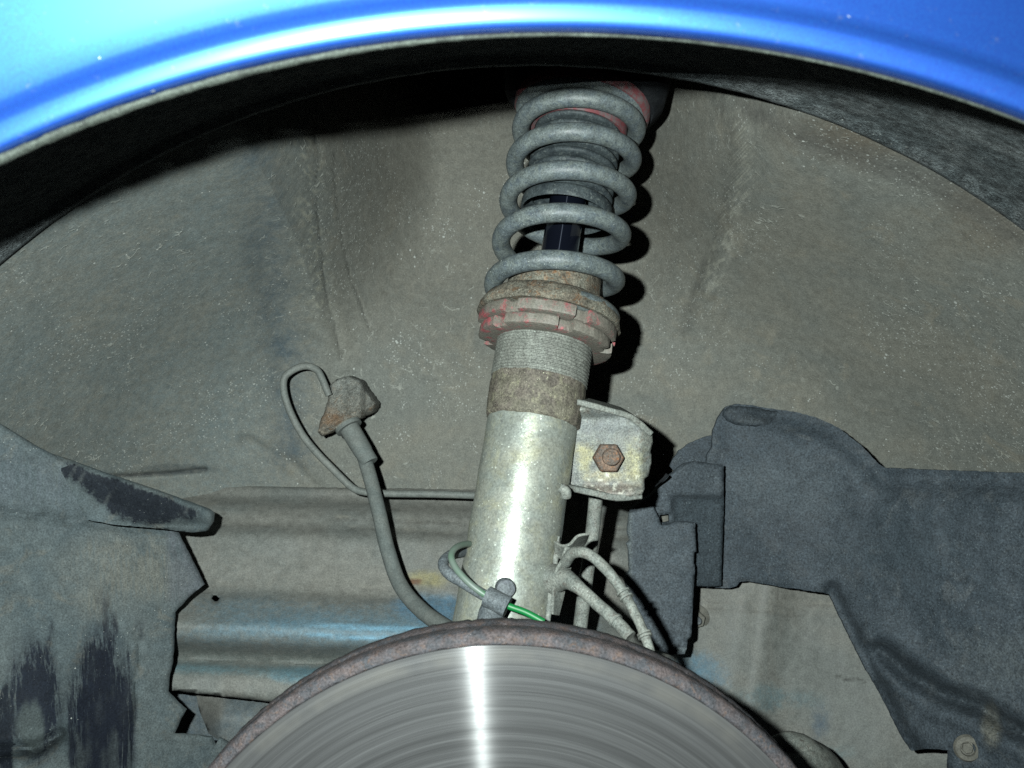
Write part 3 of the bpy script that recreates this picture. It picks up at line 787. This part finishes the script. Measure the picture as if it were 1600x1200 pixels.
# ------------------------------------------------------------------ right splash guard
rg = empty('splash_guard', 'large charcoal splash guard at the lower right with a stepped front plate', 'splash guard', W(1350, 950, 0.6))
def rg_d(u, v):
    D = 0.650 - 0.115 * (np.clip(u - 1120, 0, 700) / 480) ** 1.35
    D = D - 0.012 * sst(v, 800, 1200)
    # sloping shoulder of the hump
    hump = poly_dist(u, v, [(1200, 640), (1290, 660), (1345, 700), (1385, 745), (1700, 755)])
    D = D + 0.012 * np.exp(-(hump / 26) ** 2)
    g = poly_dist(u, v, [(1375, 1015), (1420, 1052), (1470, 1083), (1530, 1104), (1580, 1135), (1700, 1200)])
    D = D + 0.010 * np.exp(-(g / 13) ** 2) - 0.004 * np.exp(-((g - 30) / 16) ** 2)
    f = poly_dist(u, v, [(1300, 925), (1355, 1035), (1412, 1150), (1430, 1175)])
    D = D + 0.010 * np.exp(-(f / 12) ** 2)
    g2 = poly_dist(u, v, [(1290, 700), (1280, 800), (1300, 920)])
    D = D + 0.003 * np.exp(-(g2 / 40) ** 2)
    p = np.stack([u, v, u * 0], -1)
    return D + 0.0065 * fbm(p, 0.0075, 3) + 0.0008 * fbm(p, 0.05, 2)
def rg_tint(u, v, P):
    t = np.zeros(u.shape + (4,)); n2 = fbm(np.stack([u, v, u * 0], -1), 0.02, 4)
    put_tint(t, 0.65 * blob(u, v, 1240, 770, 150, 90, n2, 0.9), (0.082, 0.098, 0.108))
    put_tint(t, 0.5 * blob(u, v, 1560, 1040, 90, 60, n2, 0.9), (0.085, 0.098, 0.102))
    put_tint(t, 0.5 * blob(u, v, 1400, 860, 120, 70, n2, 0.9), (0.042, 0.056, 0.066))
    put_tint(t, 0.55 * blob(u, v, 1230, 830, 90, 50, n2, 0.9), (0.046, 0.056, 0.066))
    put_tint(t, 0.85 * blob(u, v, 1548, 1130, 16, 34, n2 - 0.1, 0.7), (0.135, 0.135, 0.115))
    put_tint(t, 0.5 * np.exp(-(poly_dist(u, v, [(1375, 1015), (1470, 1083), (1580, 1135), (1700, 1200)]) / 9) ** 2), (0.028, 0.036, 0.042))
    return t
rg_out = [(1104, 712), (1112, 700), (1114, 672), (1122, 652), (1134, 636), (1150, 631), (1180, 634), (1214, 640), (1240, 643), (1275, 652), (1310, 668), (1345, 695), (1372, 724), (1384, 731), (1480, 735), (1600, 739), (1780, 745), (1780, 1350), (1480, 1350), (1484, 1172),
          (1450, 1170), (1424, 1173), (1408, 1148), (1380, 1092), (1350, 1040), (1320, 980), (1296, 928), (1286, 926), (1220, 917), (1168, 908), (1156, 909), (1151, 916), (1140, 919), (1104, 918)]
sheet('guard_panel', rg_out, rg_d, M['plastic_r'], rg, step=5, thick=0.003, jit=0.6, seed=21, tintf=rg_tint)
# added dark pad; its colour stands in for the shaded recess in the hump
def dk_t(u, v, P):
    t = np.zeros(u.shape + (4,)); n = fbm(np.stack([u * .3, v, u * 0], -1), 0.12, 3); put_tint(t, 0.9 + 0.2 * n, (0.036, 0.045, 0.052)); put_tint(t, 0.5 * sst(n, 0.1, 0.5), (0.07, 0.08, 0.085)); return t
sheet('recess_pad', [(1130, 640), (1145, 634), (1175, 636), (1216, 643), (1212, 652), (1200, 663), (1180, 667), (1150, 664), (1136, 658), (1129, 650)], lambda u, v: rg_d(u, v) - 0.003 + 0.003 * sst(v, 640, 665) * 0, M['plastic_r'], rg, step=4, thick=0.002, jit=0.8, seed=22, tintf=dk_t, round_=0.002)
# fan-shaped ear behind, left of the hump
sheet('rear_ear', [(1052, 716), (1060, 704), (1078, 692), (1100, 683), (1116, 680), (1125, 740), (1060, 745), (1046, 728)], lambda u, v: 0.662 + 0 * u, M['plastic_r'], rg, step=5, thick=0.002, jit=0.8, seed=23)
# stepped plate: upper back layer, then the narrow front plate with its square hole
def fp_t(u, v, P):
    t = np.zeros(u.shape + (4,)); n2 = fbm(np.stack([u, v, u * 0], -1), 0.03, 4)
    put_tint(t, 0.7 * (0.8 + n2 * 0.6), (0.072, 0.086, 0.096))
    put_tint(t, 0.85 * sst(u + 4 * n2, 1050, 1058) * sst(v + 3 * n2, 774, 782), (0.038, 0.05, 0.058))  # recessed step tinted darker, shade of the recess painted in
    put_tint(t, 0.8 * blob(u, v, 1105, 880, 22, 34, n2, 0.9) * sst(n2, 0.0, 0.3), (0.12, 0.16, 0.16))
    return t
sheet('upper_plate', [(984, 800), (990, 790), (1014, 774), (1036, 752), (1058, 732), (1070, 724), (1086, 721), (1108, 724), (1131, 727), (1131, 800), (1127, 915), (1112, 917), (1060, 914), (1000, 905)],
      lambda u, v: 0.628 - 0.006 * sst(u, 1130, 1040) + 0.006 * sst(v, 770, 782) * sst(u, 1045, 1058), M['plastic_r'], rg, step=4, thick=0.004, jit=0.4, seed=24, tintf=fp_t, round_=0.002, holes=[[(1031, 805), (1045, 803), (1046, 815), (1033, 818)]])
def fp2_t(u, v, P):
    t = np.zeros(u.shape + (4,)); n2 = fbm(np.stack([u, v, u * 0], -1), 0.04, 4)
    put_tint(t, 0.8 * (0.75 + n2 * 0.7), (0.076, 0.09, 0.10))
    put_tint(t, 0.9 * sst(v + 8 * n2, 1002, 1014) * sst(fbm(np.stack([u, v, u * 0], -1), 0.12, 3), -0.1, 0.3), (0.17, 0.20, 0.21))
    put_tint(t, 0.6 * (1 - sst(u, 984, 990)), (0.13, 0.15, 0.15))
    return t
sheet('front_plate', [(983, 802), (1000, 795), (1022, 792), (1028, 806), (1034, 822), (1060, 815), (1086, 817), (1088, 862), (1085, 863), (1084, 880), (1086, 884), (1083, 940), (1080, 995), (1074, 1000), (1073, 1014), (1070, 1022), (1050, 1023), (1022, 1014), (1004, 1000), (990, 960), (979, 920), (975, 905), (978, 898), (983, 893), (982, 862), (979, 850), (984, 845), (980, 832)],
      lambda u, v: 0.610 - 0.004 * sst(v, 830, 1000), M['plastic_r'], rg, step=4, thick=0.004, jit=0.4, seed=25, tintf=fp2_t, round_=0.0015)
sheet('hole_backing', [(1022, 796), (1055, 796), (1055, 826), (1022, 826)], lambda u, v: 0.640 + 0 * u, M['tan'], rg, step=12, thick=0.001, jit=0)
# round fastener with a hexagonal recess, low in the corner
fc = W(1511, 1168, float(rg_d(np.array([1511.]), np.array([1168.]))[0]) - 0.001)
push = lathe('fastener', [(0, 0), (0.0074, 0), (0.0076, 0.0012), (0.0066, 0.0028), (0.0042, 0.0034), (0.0038, 0.0014), (0, 0.0012)], fc, Vector((-0.25, -1, 0.1)), Vector((1, 0, 0)), M['tan'], rg, seg=40)
hexbolt('fastener_hex', 1511, 1168, float(fc.y) - 0.001, 0.0032, 0.0022, M['tan'], rg, n=Vector((-0.25, -1, 0.1)))

# curled sliver of dark plastic sticking out beside the bracket
tube('sliver', catmull([W(1014, 772, 0.60), W(1026, 757, 0.598), (W(1037, 748, 0.597)), W(1043, 741, 0.596)], 5), lambda t: 0.0003 + 0.0009 * t, M['dark'], rg, seg=8, flat=0.4)

# ------------------------------------------------------------------ brake disc
DC = Vector((-0.0038, 0.378, -0.2495))
disc = empty('brake_disc', 'shiny scored brake disc with a rusty rim in front of the strut', 'brake disc', DC)
Yax = Vector((0, 1, 0)); Xax = Vector((1, 0, 0))
lathe('friction_face', [(0.094, 0.0006)] + [(0.094 + 0.0526 * i / 64, 0.0) for i in range(65)] + [(0.1470, 0.0016), (0.094, 0.0016)], DC, Yax, Xax, M['disc'], disc, seg=256, closed=True)
lathe('rusty_rim', [(0.1465, 0.0008), (0.1469, -0.0003), (0.1475, -0.0007), (0.1484, -0.0006), (0.1494, -0.0002), (0.1506, 0.0004), (0.1514, 0.0012), (0.1519, 0.0024), (0.1521, 0.0045), (0.1520, 0.009), (0.1517, 0.0105), (0.1512, 0.0115), (0.1512, 0.0140), (0.1517, 0.0150), (0.1520, 0.018), (0.1518, 0.0225), (0.1505, 0.0245), (0.09, 0.0245), (0.09, 0.0018)],
      DC, Yax, Xax, M['darkrust'], disc, seg=520, rough=0.0006, nscale=480, closed=True)
lathe('hat', [(0.0, -0.03), (0.07, -0.03), (0.076, -0.026), (0.078, 0.0), (0.0945, 0.0012), (0.0945, 0.01), (0.06, 0.01), (0.0, 0.01)], DC, Yax, Xax, M['darkrust'], disc, seg=96)
for kk in range(4):
    a_ = math.pi / 4 + kk * math.pi / 2
    lathe('stud', [(0, 0), (0.006, 0), (0.006, 0.018), (0.005, 0.02), (0, 0.02)], DC + Vector((0.05 * math.cos(a_), -0.03, 0.05 * math.sin(a_))), -Yax, Xax, M['boltgrey'], disc, seg=20)

# knuckle arm showing past the disc at the lower right
arm = empty('steering_arm', 'rusty steering arm end showing past the right edge of the disc', 'steering arm', W(1250, 1200, 0.56))
tube('arm_shaft', catmull([W(1130, 1290, 0.50), W(1210, 1225, 0.54), W(1262, 1195, 0.565), W(1300, 1230, 0.585)], 8), lambda t: 0.017 - 0.004 * t, M['pale'], arm, seg=28, rough=0.0016, nscale=160)
tube('dust_boot', catmull([W(1205, 1195, 0.55), W(1225, 1172, 0.555), W(1262, 1180, 0.562), W(1290, 1215, 0.57)], 8), lambda t: 0.007 + 0.003 * math.sin(t * math.pi), M['pale'], arm, seg=24, rough=0.0012, nscale=200)

# ------------------------------------------------------------------ coilover strut
A0 = Vector((-0.0046, 0.495, -0.1155))
ax = Vector((0.166, 0.28, 1.0)).normalized(); SC = Vector((0.166, 0.28, 1.0)).length
xd = Vector((1, 0, 0)); xd = (xd - ax * xd.dot(ax)).normalized(); fd = xd.cross(ax)
if fd.y > 0: fd = -fd
def S(t): return A0 + Vector((0.166, 0.28, 1.0)) * t          # t = height along z
strut = empty('coilover_strut', 'coilover strut with grey coil spring, red lock rings and zinc tube', 'suspension strut', S(-0.06))
def L(name, prof, mat, **kw):
    """prof in (radius, height t)"""
    return lathe(name, [(r, t * SC) for r, t in prof], A0, ax, xd, mat, strut, **kw)
# lower tube
L('strut_tube', [(0.0, -0.075), (0.0245, -0.075)] + [(0.0245 + 0.00015 * math.sin(i), -0.075 + 0.172 * i / 40) for i in range(41)] + [(0.0243, 0.0975), (0, 0.0975)], M['zinc'], rough=0.0002, nscale=120, seg=128)
L('caked_band', [(0.020, 0.0925), (0.0243, 0.0935), (0.0256, 0.0948), (0.0259, 0.0975), (0.0262, 0.104), (0.0264, 0.112), (0.0262, 0.1165), (0.020, 0.117)], M['rustband'], rough=0.0009, nscale=220, seg=160)
pr = [(0.020, 0.1155)]
t_ = 0.116
while t_ < 0.1375:
    pr += [(0.0262, t_), (0.0267, t_ + 0.0005), (0.0267, t_ + 0.0009), (0.0262, t_ + 0.0014)]; t_ += 0.0018
pr += [(0.0262, t_), (0.020, t_ + 0.0003)]
L('threaded_tube', pr, M['thread'], rough=0.00018, nscale=400, seg=160, sharp=25)
# two slotted lock rings
def notch(off, n=6, w=0.22, dep=0.0042):
    def f(r, t, th, i):
        if r < 0.03: return r
        q = ((th + off) / (2 * math.pi) * n) % 1.0
        return r - dep if q < w * n / 6.28 * 0.95 else r
    return f
L('lock_ring', [(0.0268, 0.1362), (0.0350, 0.1362), (0.0370, 0.1368), (0.0372, 0.1376), (0.0372, 0.1412), (0.0366, 0.1420), (0.0268, 0.1420)], M['red'], rmod=notch(0.35), rough=0.0006, nscale=300, seg=240, closed=True, sharp=35)
L('lock_ring', [(0.0268, 0.1428), (0.0370, 0.1428), (0.0386, 0.1434), (0.0388, 0.1442), (0.0388, 0.1484), (0.0382, 0.1492), (0.0268, 0.1492)], M['red'], rmod=notch(1.18), rough=0.0006, nscale=300, seg=240, closed=True, sharp=35)
# spring perch caked with dirt
L('spring_perch', [(0.0268, 0.1496), (0.0392, 0.1496), (0.0403, 0.1508), (0.0402, 0.1532), (0.0385, 0.1560), (0.0362, 0.1592), (0.0325, 0.1612), (0.0290, 0.1622), (0.0272, 0.1625)], M['rust'], rough=0.0016, nscale=150, seg=160, closed=True)
L('upper_tube', [(0.0262, 0.158), (0.0264, 0.165), (0.0262, 0.172), (0.0258, 0.1765), (0.0250, 0.1780), (0.0238, 0.1782), (0.0232, 0.1770), (0.012, 0.1765)], M['rust'], rough=0.0007, nscale=220, seg=128)
# piston rod
rodm = lathe('piston_rod', [(0, 0.0), (0.0105, 0.0), (0.0105, 0.14), (0, 0.14)], Vector((0, 0, 0)), Vector((0, 0, 1)), Vector((1, 0, 0)), M['rod'], None, seg=96)
rodm.parent = strut; rodm.location = S(0.160) - strut.location
rodm.rotation_euler = ax.to_track_quat('Z', 'Y').to_euler()
# bump stop with ribs, open at the lower end
prof_b = [(0.0105, 0.234), (0.0215, 0.2335), (0.0240, 0.2180), (0.0248, 0.2135), (0.0256, 0.2130), (0.0262, 0.2140), (0.0264, 0.2185), (0.0258, 0.2200)]
t_ = 0.2205
while t_ < 0.262:
    prof_b += [(0.0236, t_), (0.0212, t_ + 0.0005), (0.0212, t_ + 0.0013), (0.0240, t_ + 0.0016), (0.0257, t_ + 0.0022), (0.0259, t_ + 0.0036), (0.0252, t_ + 0.0046)]; t_ += 0.0056
prof_b += [(0.0246, t_), (0.0246, 0.29), (0.0105, 0.29)]
L('bump_stop', prof_b, M['rubber'], rough=0.0003, nscale=160, seg=128, sharp=70)
# upper spring seat: red, its inner sleeve showing inside the top coil
L('spring_seat', [(0.0262, 0.2630), (0.0280, 0.2625), (0.0284, 0.2640), (0.0284, 0.2740), (0.0392, 0.2755), (0.0404, 0.2770), (0.0404, 0.2850), (0.0390, 0.2860), (0.0270, 0.2860), (0.0264, 0.27)], M['redseat'], rough=0.0003, nscale=300, seg=160, closed=True)
L('top_mount', [(0.0, 0.28), (0.0425, 0.2812), (0.048, 0.287), (0.05, 0.30), (0.052, 0.345), (0.0, 0.35)], M['dark'], seg=96)
# coil spring
def spring_pt(th, t, r=0.0341):
    return S(t) + xd * (r * math.cos(th)) + fd * (r * math.sin(th))
crest = [0.1530, 0.1724, 0.1988, 0.2232, 0.2458, 0.2662, 0.2780, 0.2800]      # height of each front crest, bottom to top
path = []
NST = 44
for i in range(int(0.06 * NST), int((len(crest) - 1 + 0.0) * NST) + 1):
    f = i / NST
    if f < 0: t = crest[0] + f * 0.004
    else:
        j = min(int(f), len(crest) - 2); q = f - j
        p0 = crest[max(0, j - 1)]; p1 = crest[j]; p2 = crest[j + 1]; p3 = crest[min(len(crest) - 1, j + 2)]
        t = 0.5 * ((2 * p1) + (p2 - p0) * q + (2 * p0 - 5 * p1 + 4 * p2 - p3) * q * q + (3 * p1 - p0 - 3 * p2 + p3) * q ** 3)
    th = math.pi / 2 - 2 * math.pi * f
    path.append(spring_pt(th, t))
tube('coil_spring', path, 0.0053, M['spring'], strut, seg=24, rough=0.00012, nscale=350)

# pinch bolt head on the tube
bc = S(0.0130) + fd * 0.0238 + xd * 0.0005
bdir = (fd + xd * (-0.05)).normalized()
lathe('pin_bolt', [(0, 0), (0.0050, 0), (0.0050, 0.0038), (0.0044, 0.0050), (0.0025, 0.0054), (0, 0.0053)], W(789, 918, 0.4745), Vector((0.10, -1, 0.06)), Vector((1, 0, 0)), M['boltgrey'], strut, seg=32, rough=0.00018, nscale=500)

# clamp edge of the knuckle running down the right of the tube
for (off_, ra_) in ((0, 0.0016), (-9, 0.0010)):
    tube('clamp_edge', catmull([W(873 + off_, 838, 0.494), W(869 + off_, 870, 0.491), W(862 + off_, 910, 0.488), W(856 + off_, 970, 0.483), W(850 + off_, 1030, 0.478)], 6), lambda t: ra_ * (0.4 + 0.6 * min(1, t * 4)), M['pale'], strut, seg=12, rough=0.0005, nscale=300)

# bracket: channel-shaped ear with folded top and bottom flanges and a rusty nut
def br_t(u, v, P):
    t = np.zeros(u.shape + (4,)); n = fbm(np.stack([u, v, u * 0], -1), 0.07, 4); n2 = fbm(np.stack([u, v, u * 0], -1), 0.2, 3)
    put_tint(t, 0.85 * blob(u, v, 912, 712, 18, 32, n, 0.8) * 0.8, (0.34, 0.315, 0.155))
    put_tint(t, 0.85 * blob(u, v, 988, 722, 20, 34, n, 0.8) * 0.8, (0.33, 0.31, 0.165))
    put_tint(t, 0.7 * blob(u, v, 950, 742, 40, 12, n, 0.8), (0.32, 0.29, 0.18))
    put_tint(t, 0.8 * blob(u, v, 950, 765, 50, 14, n, 0.8), (0.17, 0.145, 0.12))
    put_tint(t, 0.7 * blob(u, v, 940, 665, 45, 22, n, 0.8), (0.15, 0.165, 0.165))
    put_tint(t, 0.9 * sst(n2, 0.28, 0.45) * blob(u, v, 950, 755, 60, 30, n, 0.6), (0.5, 0.5, 0.42))
    return t
bracket = sheet('bracket', [(890, 634), (925, 636), (985, 654), (1019, 678), (1020, 690), (1016, 706), (1018, 710), (1018, 724), (1013, 744), (1007, 748), (1007, 764), (1003, 773), (985, 776), (962, 777), (930, 771), (870, 762), (876, 720), (884, 670)],
      lambda u, v: 0.519 - 0.006 * sst(v, 655, 640) - 0.004 * sst(v, 755, 772) + 0.004 * sst(u, 1000, 1020) + 0.0006 * fbm(np.stack([u, v, u * 0], -1), 0.05, 3), M['zinc_b'], strut, step=3, thick=0.004, jit=0.3, seed=31, tintf=br_t, round_=0.001, edge=3)
def ribbon(name, pa, pb, mat, parent, th=0.0028, rough=0.0003):
    """plate between two edge paths (front edge, back edge)"""
    n = len(pa); Vv = []
    for i in range(n):
        e = (pb[i] - pa[i]); t = (pa[min(i + 1, n - 1)] - pa[max(i - 1, 0)])
        nn = e.cross(t).normalized() * th / 2
        Vv += [pa[i] + nn, pb[i] + nn, pb[i] - nn, pa[i] - nn]
    Vv = np.array([tuple(v) for v in Vv]); Vv = Vv + fbm(Vv, 250, 3)[:, None] * rough
    F = []
    for i in range(n - 1):
        for k in range(4):
            a = i * 4 + k; b = i * 4 + (k + 1) % 4; F.append((a, b, b + 4, a + 4))
    F += [(0, 1, 2, 3), tuple(reversed([(n - 1) * 4 + k for k in range(4)]))]
    o = fix_normals(mesh_obj(name, Vv, F, mat, parent, sharp=35))
    m = o.modifiers.new('bevel', 'BEVEL'); m.width = th * 0.2; m.segments = 2
    return o
top_a = catmull([W(896, 630, 0.5100), W(905, 629, 0.5100), W(925, 634, 0.5100), W(955, 642, 0.5110), W(986, 652, 0.5130), W(1019, 679, 0.5190)], 4)
ribbon('top_flange', top_a, [p + Vector((0.0, 0.030, 0.002)) for p in top_a], M['pale'], bracket, th=0.0032)
bot_a = catmull([W(876, 760, 0.4970), W(895, 764, 0.5090), W(930, 771, 0.5110), W(964, 778, 0.5140), W(1004, 775, 0.5180)], 4)
ribbon('bottom_flange', bot_a, [p + Vector((0.0, 0.030, -0.001)) for p in bot_a], M['pale'], bracket, th=0.0034)
tube('weld_bead', catmull([W(878, 762, 0.4940), W(884, 768, 0.4930), W(884, 776, 0.4940)], 5), 0.0028, M['pale'], bracket, seg=12, rough=0.0006, nscale=400)
nut = hexbolt('nut', 949, 715, 0.5175, 0.0084, 0.0066, M['nut'], bracket, rot=0.0, n=Vector((0.06, -1, 0.03)), dome=0.02)
lathe('bolt_end', [(0, 0), (0.0047, 0), (0.0047, 0.0094), (0.0040, 0.0102), (0, 0.0096)], W(951, 713, 0.5175), Vector((0.06, -1, 0.03)), Vector((1, 0, 0)), M['nut'], nut, seg=28, rough=0.0003, nscale=500)

# ------------------------------------------------------------------ anti-roll bar link: flat rod behind the strut
link = empty('drop_link', 'dusty vertical drop link rod standing right of the strut tube', 'drop link', W(905, 970, 0.55))
tube('link_rod', catmull([W(934, 740, 0.556), W(926, 830, 0.553), W(915, 910, 0.550), W(903, 1010, 0.546)], 8), 0.0041, M['pale'], link, seg=18, rough=0.0002, nscale=300)
tube('link_joint', [W(936, 752, 0.556), W(937, 735, 0.556), W(938, 715, 0.557)], 0.0075, M['rust'], link, seg=20, rough=0.0004)

# ------------------------------------------------------------------ cables and hose to the right of the strut
wb = empty('sensor_cable', 'stiff banded cable sleeve arching right of the tube down behind the disc', 'cable', W(880, 880, 0.475))
sleeve = catmull([W(884, 878, 0.476), W(896, 864, 0.468), W(915, 864, 0.462), W(940, 882, 0.460), W(965, 912, 0.458), W(985, 945, 0.452), W(1000, 975, 0.446), W(1014, 1012, 0.440), W(1020, 1045, 0.436)], 8)
tube('sleeve', sleeve, lambda t: 0.0022 + 0.0007 * (1 - t), M['pale'], wb, seg=16, rough=0.0003, nscale=350)
for (q0, nm) in ((0.56, 'band'), (0.585, 'band'), (0.80, 'band'), (0.825, 'band')):
    i0 = int(q0 * (len(sleeve) - 1)); tube(nm, [sleeve[i0], sleeve[i0] * 0.4 + sleeve[i0 + 1] * 0.6], 0.00345, M['pale'], wb, seg=16, rough=0.0002)
hs = empty('caliper_hose', 'tapered grey hose end dropping behind the disc beside the link rod', 'hose', W(875, 905, 0.48))
hp = catmull([W(866, 905, 0.487), W(884, 905, 0.478), W(903, 917, 0.468), W(930, 941, 0.460), W(960, 968, 0.452), W(985, 995, 0.446)], 8)
tube('hose_boot', hp, lambda t: 0.0031 + 0.0048 * (1 - min(1, t * 2.0)) ** 1.6, M['pale'], hs, seg=18, rough=0.0003, nscale=300)
i0 = int(0.80 * len(hp)); tube('crimp', [hp[i0], hp[i0 + 1]], 0.0037, M['pale'], hs, seg=16)
# twisted sheet tab that carries both
tab = empty('cable_bracket', 'twisted thin metal tab bolted to the tube holding cable and hose', 'bracket', W(875, 870, 0.48))
ta = catmull([W(868, 845, 0.486), W(878, 852, 0.482), W(890, 850, 0.478), W(902, 838, 0.476), W(921, 834, 0.478)], 5)
tb = catmull([W(868, 868, 0.492), W(880, 872, 0.492), W(893, 868, 0.494), W(906, 858, 0.496), W(916, 846, 0.498)], 5)
ribbon('hook', ta, tb, M['pale'], tab, th=0.0014, rough=0.0004)
ta = catmull([W(884, 852, 0.480), W(877, 875, 0.477), W(866, 900, 0.478), W(862, 960, 0.480)], 5)
tb = catmull([W(902, 862, 0.486), W(892, 885, 0.484), W(884, 915, 0.486), W(872, 962, 0.488)], 5)
ribbon('strap', ta, tb, M['pale'], tab, th=0.0016, rough=0.0005)

# ------------------------------------------------------------------ brake hose and hard line on the left
bh = empty('brake_hose', 'curved grey rubber brake hose hanging left of the strut from a rusty bracket', 'brake hose', W(545, 650, 0.66))
hpth = catmull([W(566, 705, 0.648), W(578, 745, 0.640), W(592, 800, 0.626), W(606, 860, 0.612), W(626, 915, 0.596), W(660, 955, 0.575), W(705, 985, 0.548), W(750, 1010, 0.52)], 10)
tube('hose', hpth, 0.0048, M['hose'], bh, seg=18, rough=0.0001)
d0 = (W(575, 716, 0.644) - W(537, 660, 0.652)); c0 = W(543, 664, 0.652); L0 = d0.length
lathe('ferrule', [(0, 0), (0.0092, 0), (0.0092, 0.0028), (0.0068, 0.003), (0.0066, L0 * 0.55), (0.0064, L0 * 0.72), (0.0060, L0 * 0.78), (0.0060, L0 * 1.0), (0.0056, L0 * 1.02), (0, L0 * 1.02)], c0, W(575, 718, 0.644) - c0, Vector((1, 0, 0)), M['hose'], bh, seg=32, rough=0.0001)
# lumpy rusted bracket boss: stacked irregular sections blended into the wall
bx = (W(560, 664, 0.66) - W(505, 672, 0.66)).normalized()
boss_c = W(532, 655, 0.66); bax = (W(545, 610, 0.675) - W(530, 662, 0.655)).normalized()
def bossmod(r, t, th, i):
    c_, s_ = abs(math.cos(th + 0.25)), abs(math.sin(th + 0.25))
    return r * 1.12 / ((c_ / 1.12) ** 4 + (s_ / 0.85) ** 4) ** 0.25
def hb_d(u, v):
    ln_ = 680 - 0.46 * (u - 498)
    q = ln_ - v
    p = np.stack([u, v, u * 0], -1)
    return 0.660 + 0.014 * sst(q, 10, 70) + 0.010 * sst(u, 560, 575) - 0.004 * np.exp(-((q - 8) / 5) ** 2) + 0.0011 * fbm(p, 0.06, 3)
def pl_t(u, v, P):
    t = np.zeros(u.shape + (4,)); n = fbm(np.stack([u, v, u * 0], -1), 0.07, 4)
    put_tint(t, 0.75 * (1 - sst(v, 600, 650)), (0.17, 0.18, 0.165))
    put_tint(t, 0.75 * blob(u, v, 518, 655, 30, 20, n, 0.8), (0.20, 0.125, 0.075))
    put_tint(t, 0.6 * blob(u, v, 512, 677, 20, 5, n, 0.8), (0.26, 0.22, 0.16)); return t
sheet('hose_bracket', [(514, 604), (526, 592), (545, 587), (562, 594), (574, 612), (586, 628), (587, 637), (580, 646), (560, 655), (545, 663), (520, 674), (503, 682), (496, 675), (500, 660), (508, 640), (513, 622)], hb_d, M['boss'], bh, step=3, thick=0.022, jit=0.7, seed=41, tintf=pl_t, round_=0.003, edge=3)
hexbolt('hex_fitting', 541, 662, 0.655, 0.0098, 0.0042, M['boss2'], bh, n=(W(575, 718, 0.644) - c0), rot=0.4)
ln = empty('brake_line', 'thin steel brake line looping left of the hose bracket to the strut', 'brake line', W(560, 765, 0.66))
lp = catmull([W(514, 618, 0.664), W(505, 596, 0.664), W(496, 579, 0.665), W(480, 572, 0.666), W(462, 576, 0.666), W(446, 588, 0.665), W(443, 606, 0.664), W(450, 635, 0.663), W(468, 672, 0.662), W(490, 702, 0.661), W(520, 733, 0.659), W(548, 760, 0.657), W(566, 768, 0.656), W(600, 771, 0.655), W(670, 772, 0.655), W(740, 774, 0.655), W(850, 778, 0.655)], 7)
tube('line', lp, 0.0025, M['line'], ln, seg=12, rough=0.0001)

# ------------------------------------------------------------------ wires round the foot of the strut
cb = empty('speed_sensor_wire', 'dark sheathed wire looping round the foot of the strut tube', 'wire', W(770, 945, 0.465))
c1 = catmull([W(728, 862, 0.50), W(708, 866, 0.485), W(694, 876, 0.475), W(694, 888, 0.468), W(706, 900, 0.463), W(726, 912, 0.460), W(748, 925, 0.457), W(770, 938, 0.455), W(782, 944, 0.455)], 8)
tube('sheath', c1, 0.0027, M['cable'], cb, seg=14, rough=0.0003, nscale=350)
tube('clip', [W(760, 932, 0.455), W(774, 939, 0.4535), W(793, 949, 0.452)], 0.0050, M['cable'], cb, seg=20, rough=0.0006, nscale=300)
tube('clip_foot', [W(775, 942, 0.457), W(768, 960, 0.458), W(760, 985, 0.46)], 0.0062, M['cable'], cb, seg=18, rough=0.0007, nscale=300)
gw = empty('green_wire', 'green insulated wire running through the clip at the foot of the tube', 'wire', W(790, 945, 0.46))
c2 = catmull([W(745, 852, 0.50), W(728, 850, 0.488), W(712, 856, 0.474), W(705, 868, 0.466), W(710, 884, 0.461), W(724, 902, 0.457), W(744, 920, 0.4545), W(766, 934, 0.4535), W(795, 947, 0.4535), W(822, 957, 0.4520), W(850, 972, 0.450)], 8)
tube('insulation', c2, 0.00165, M['green'], gw, seg=12)
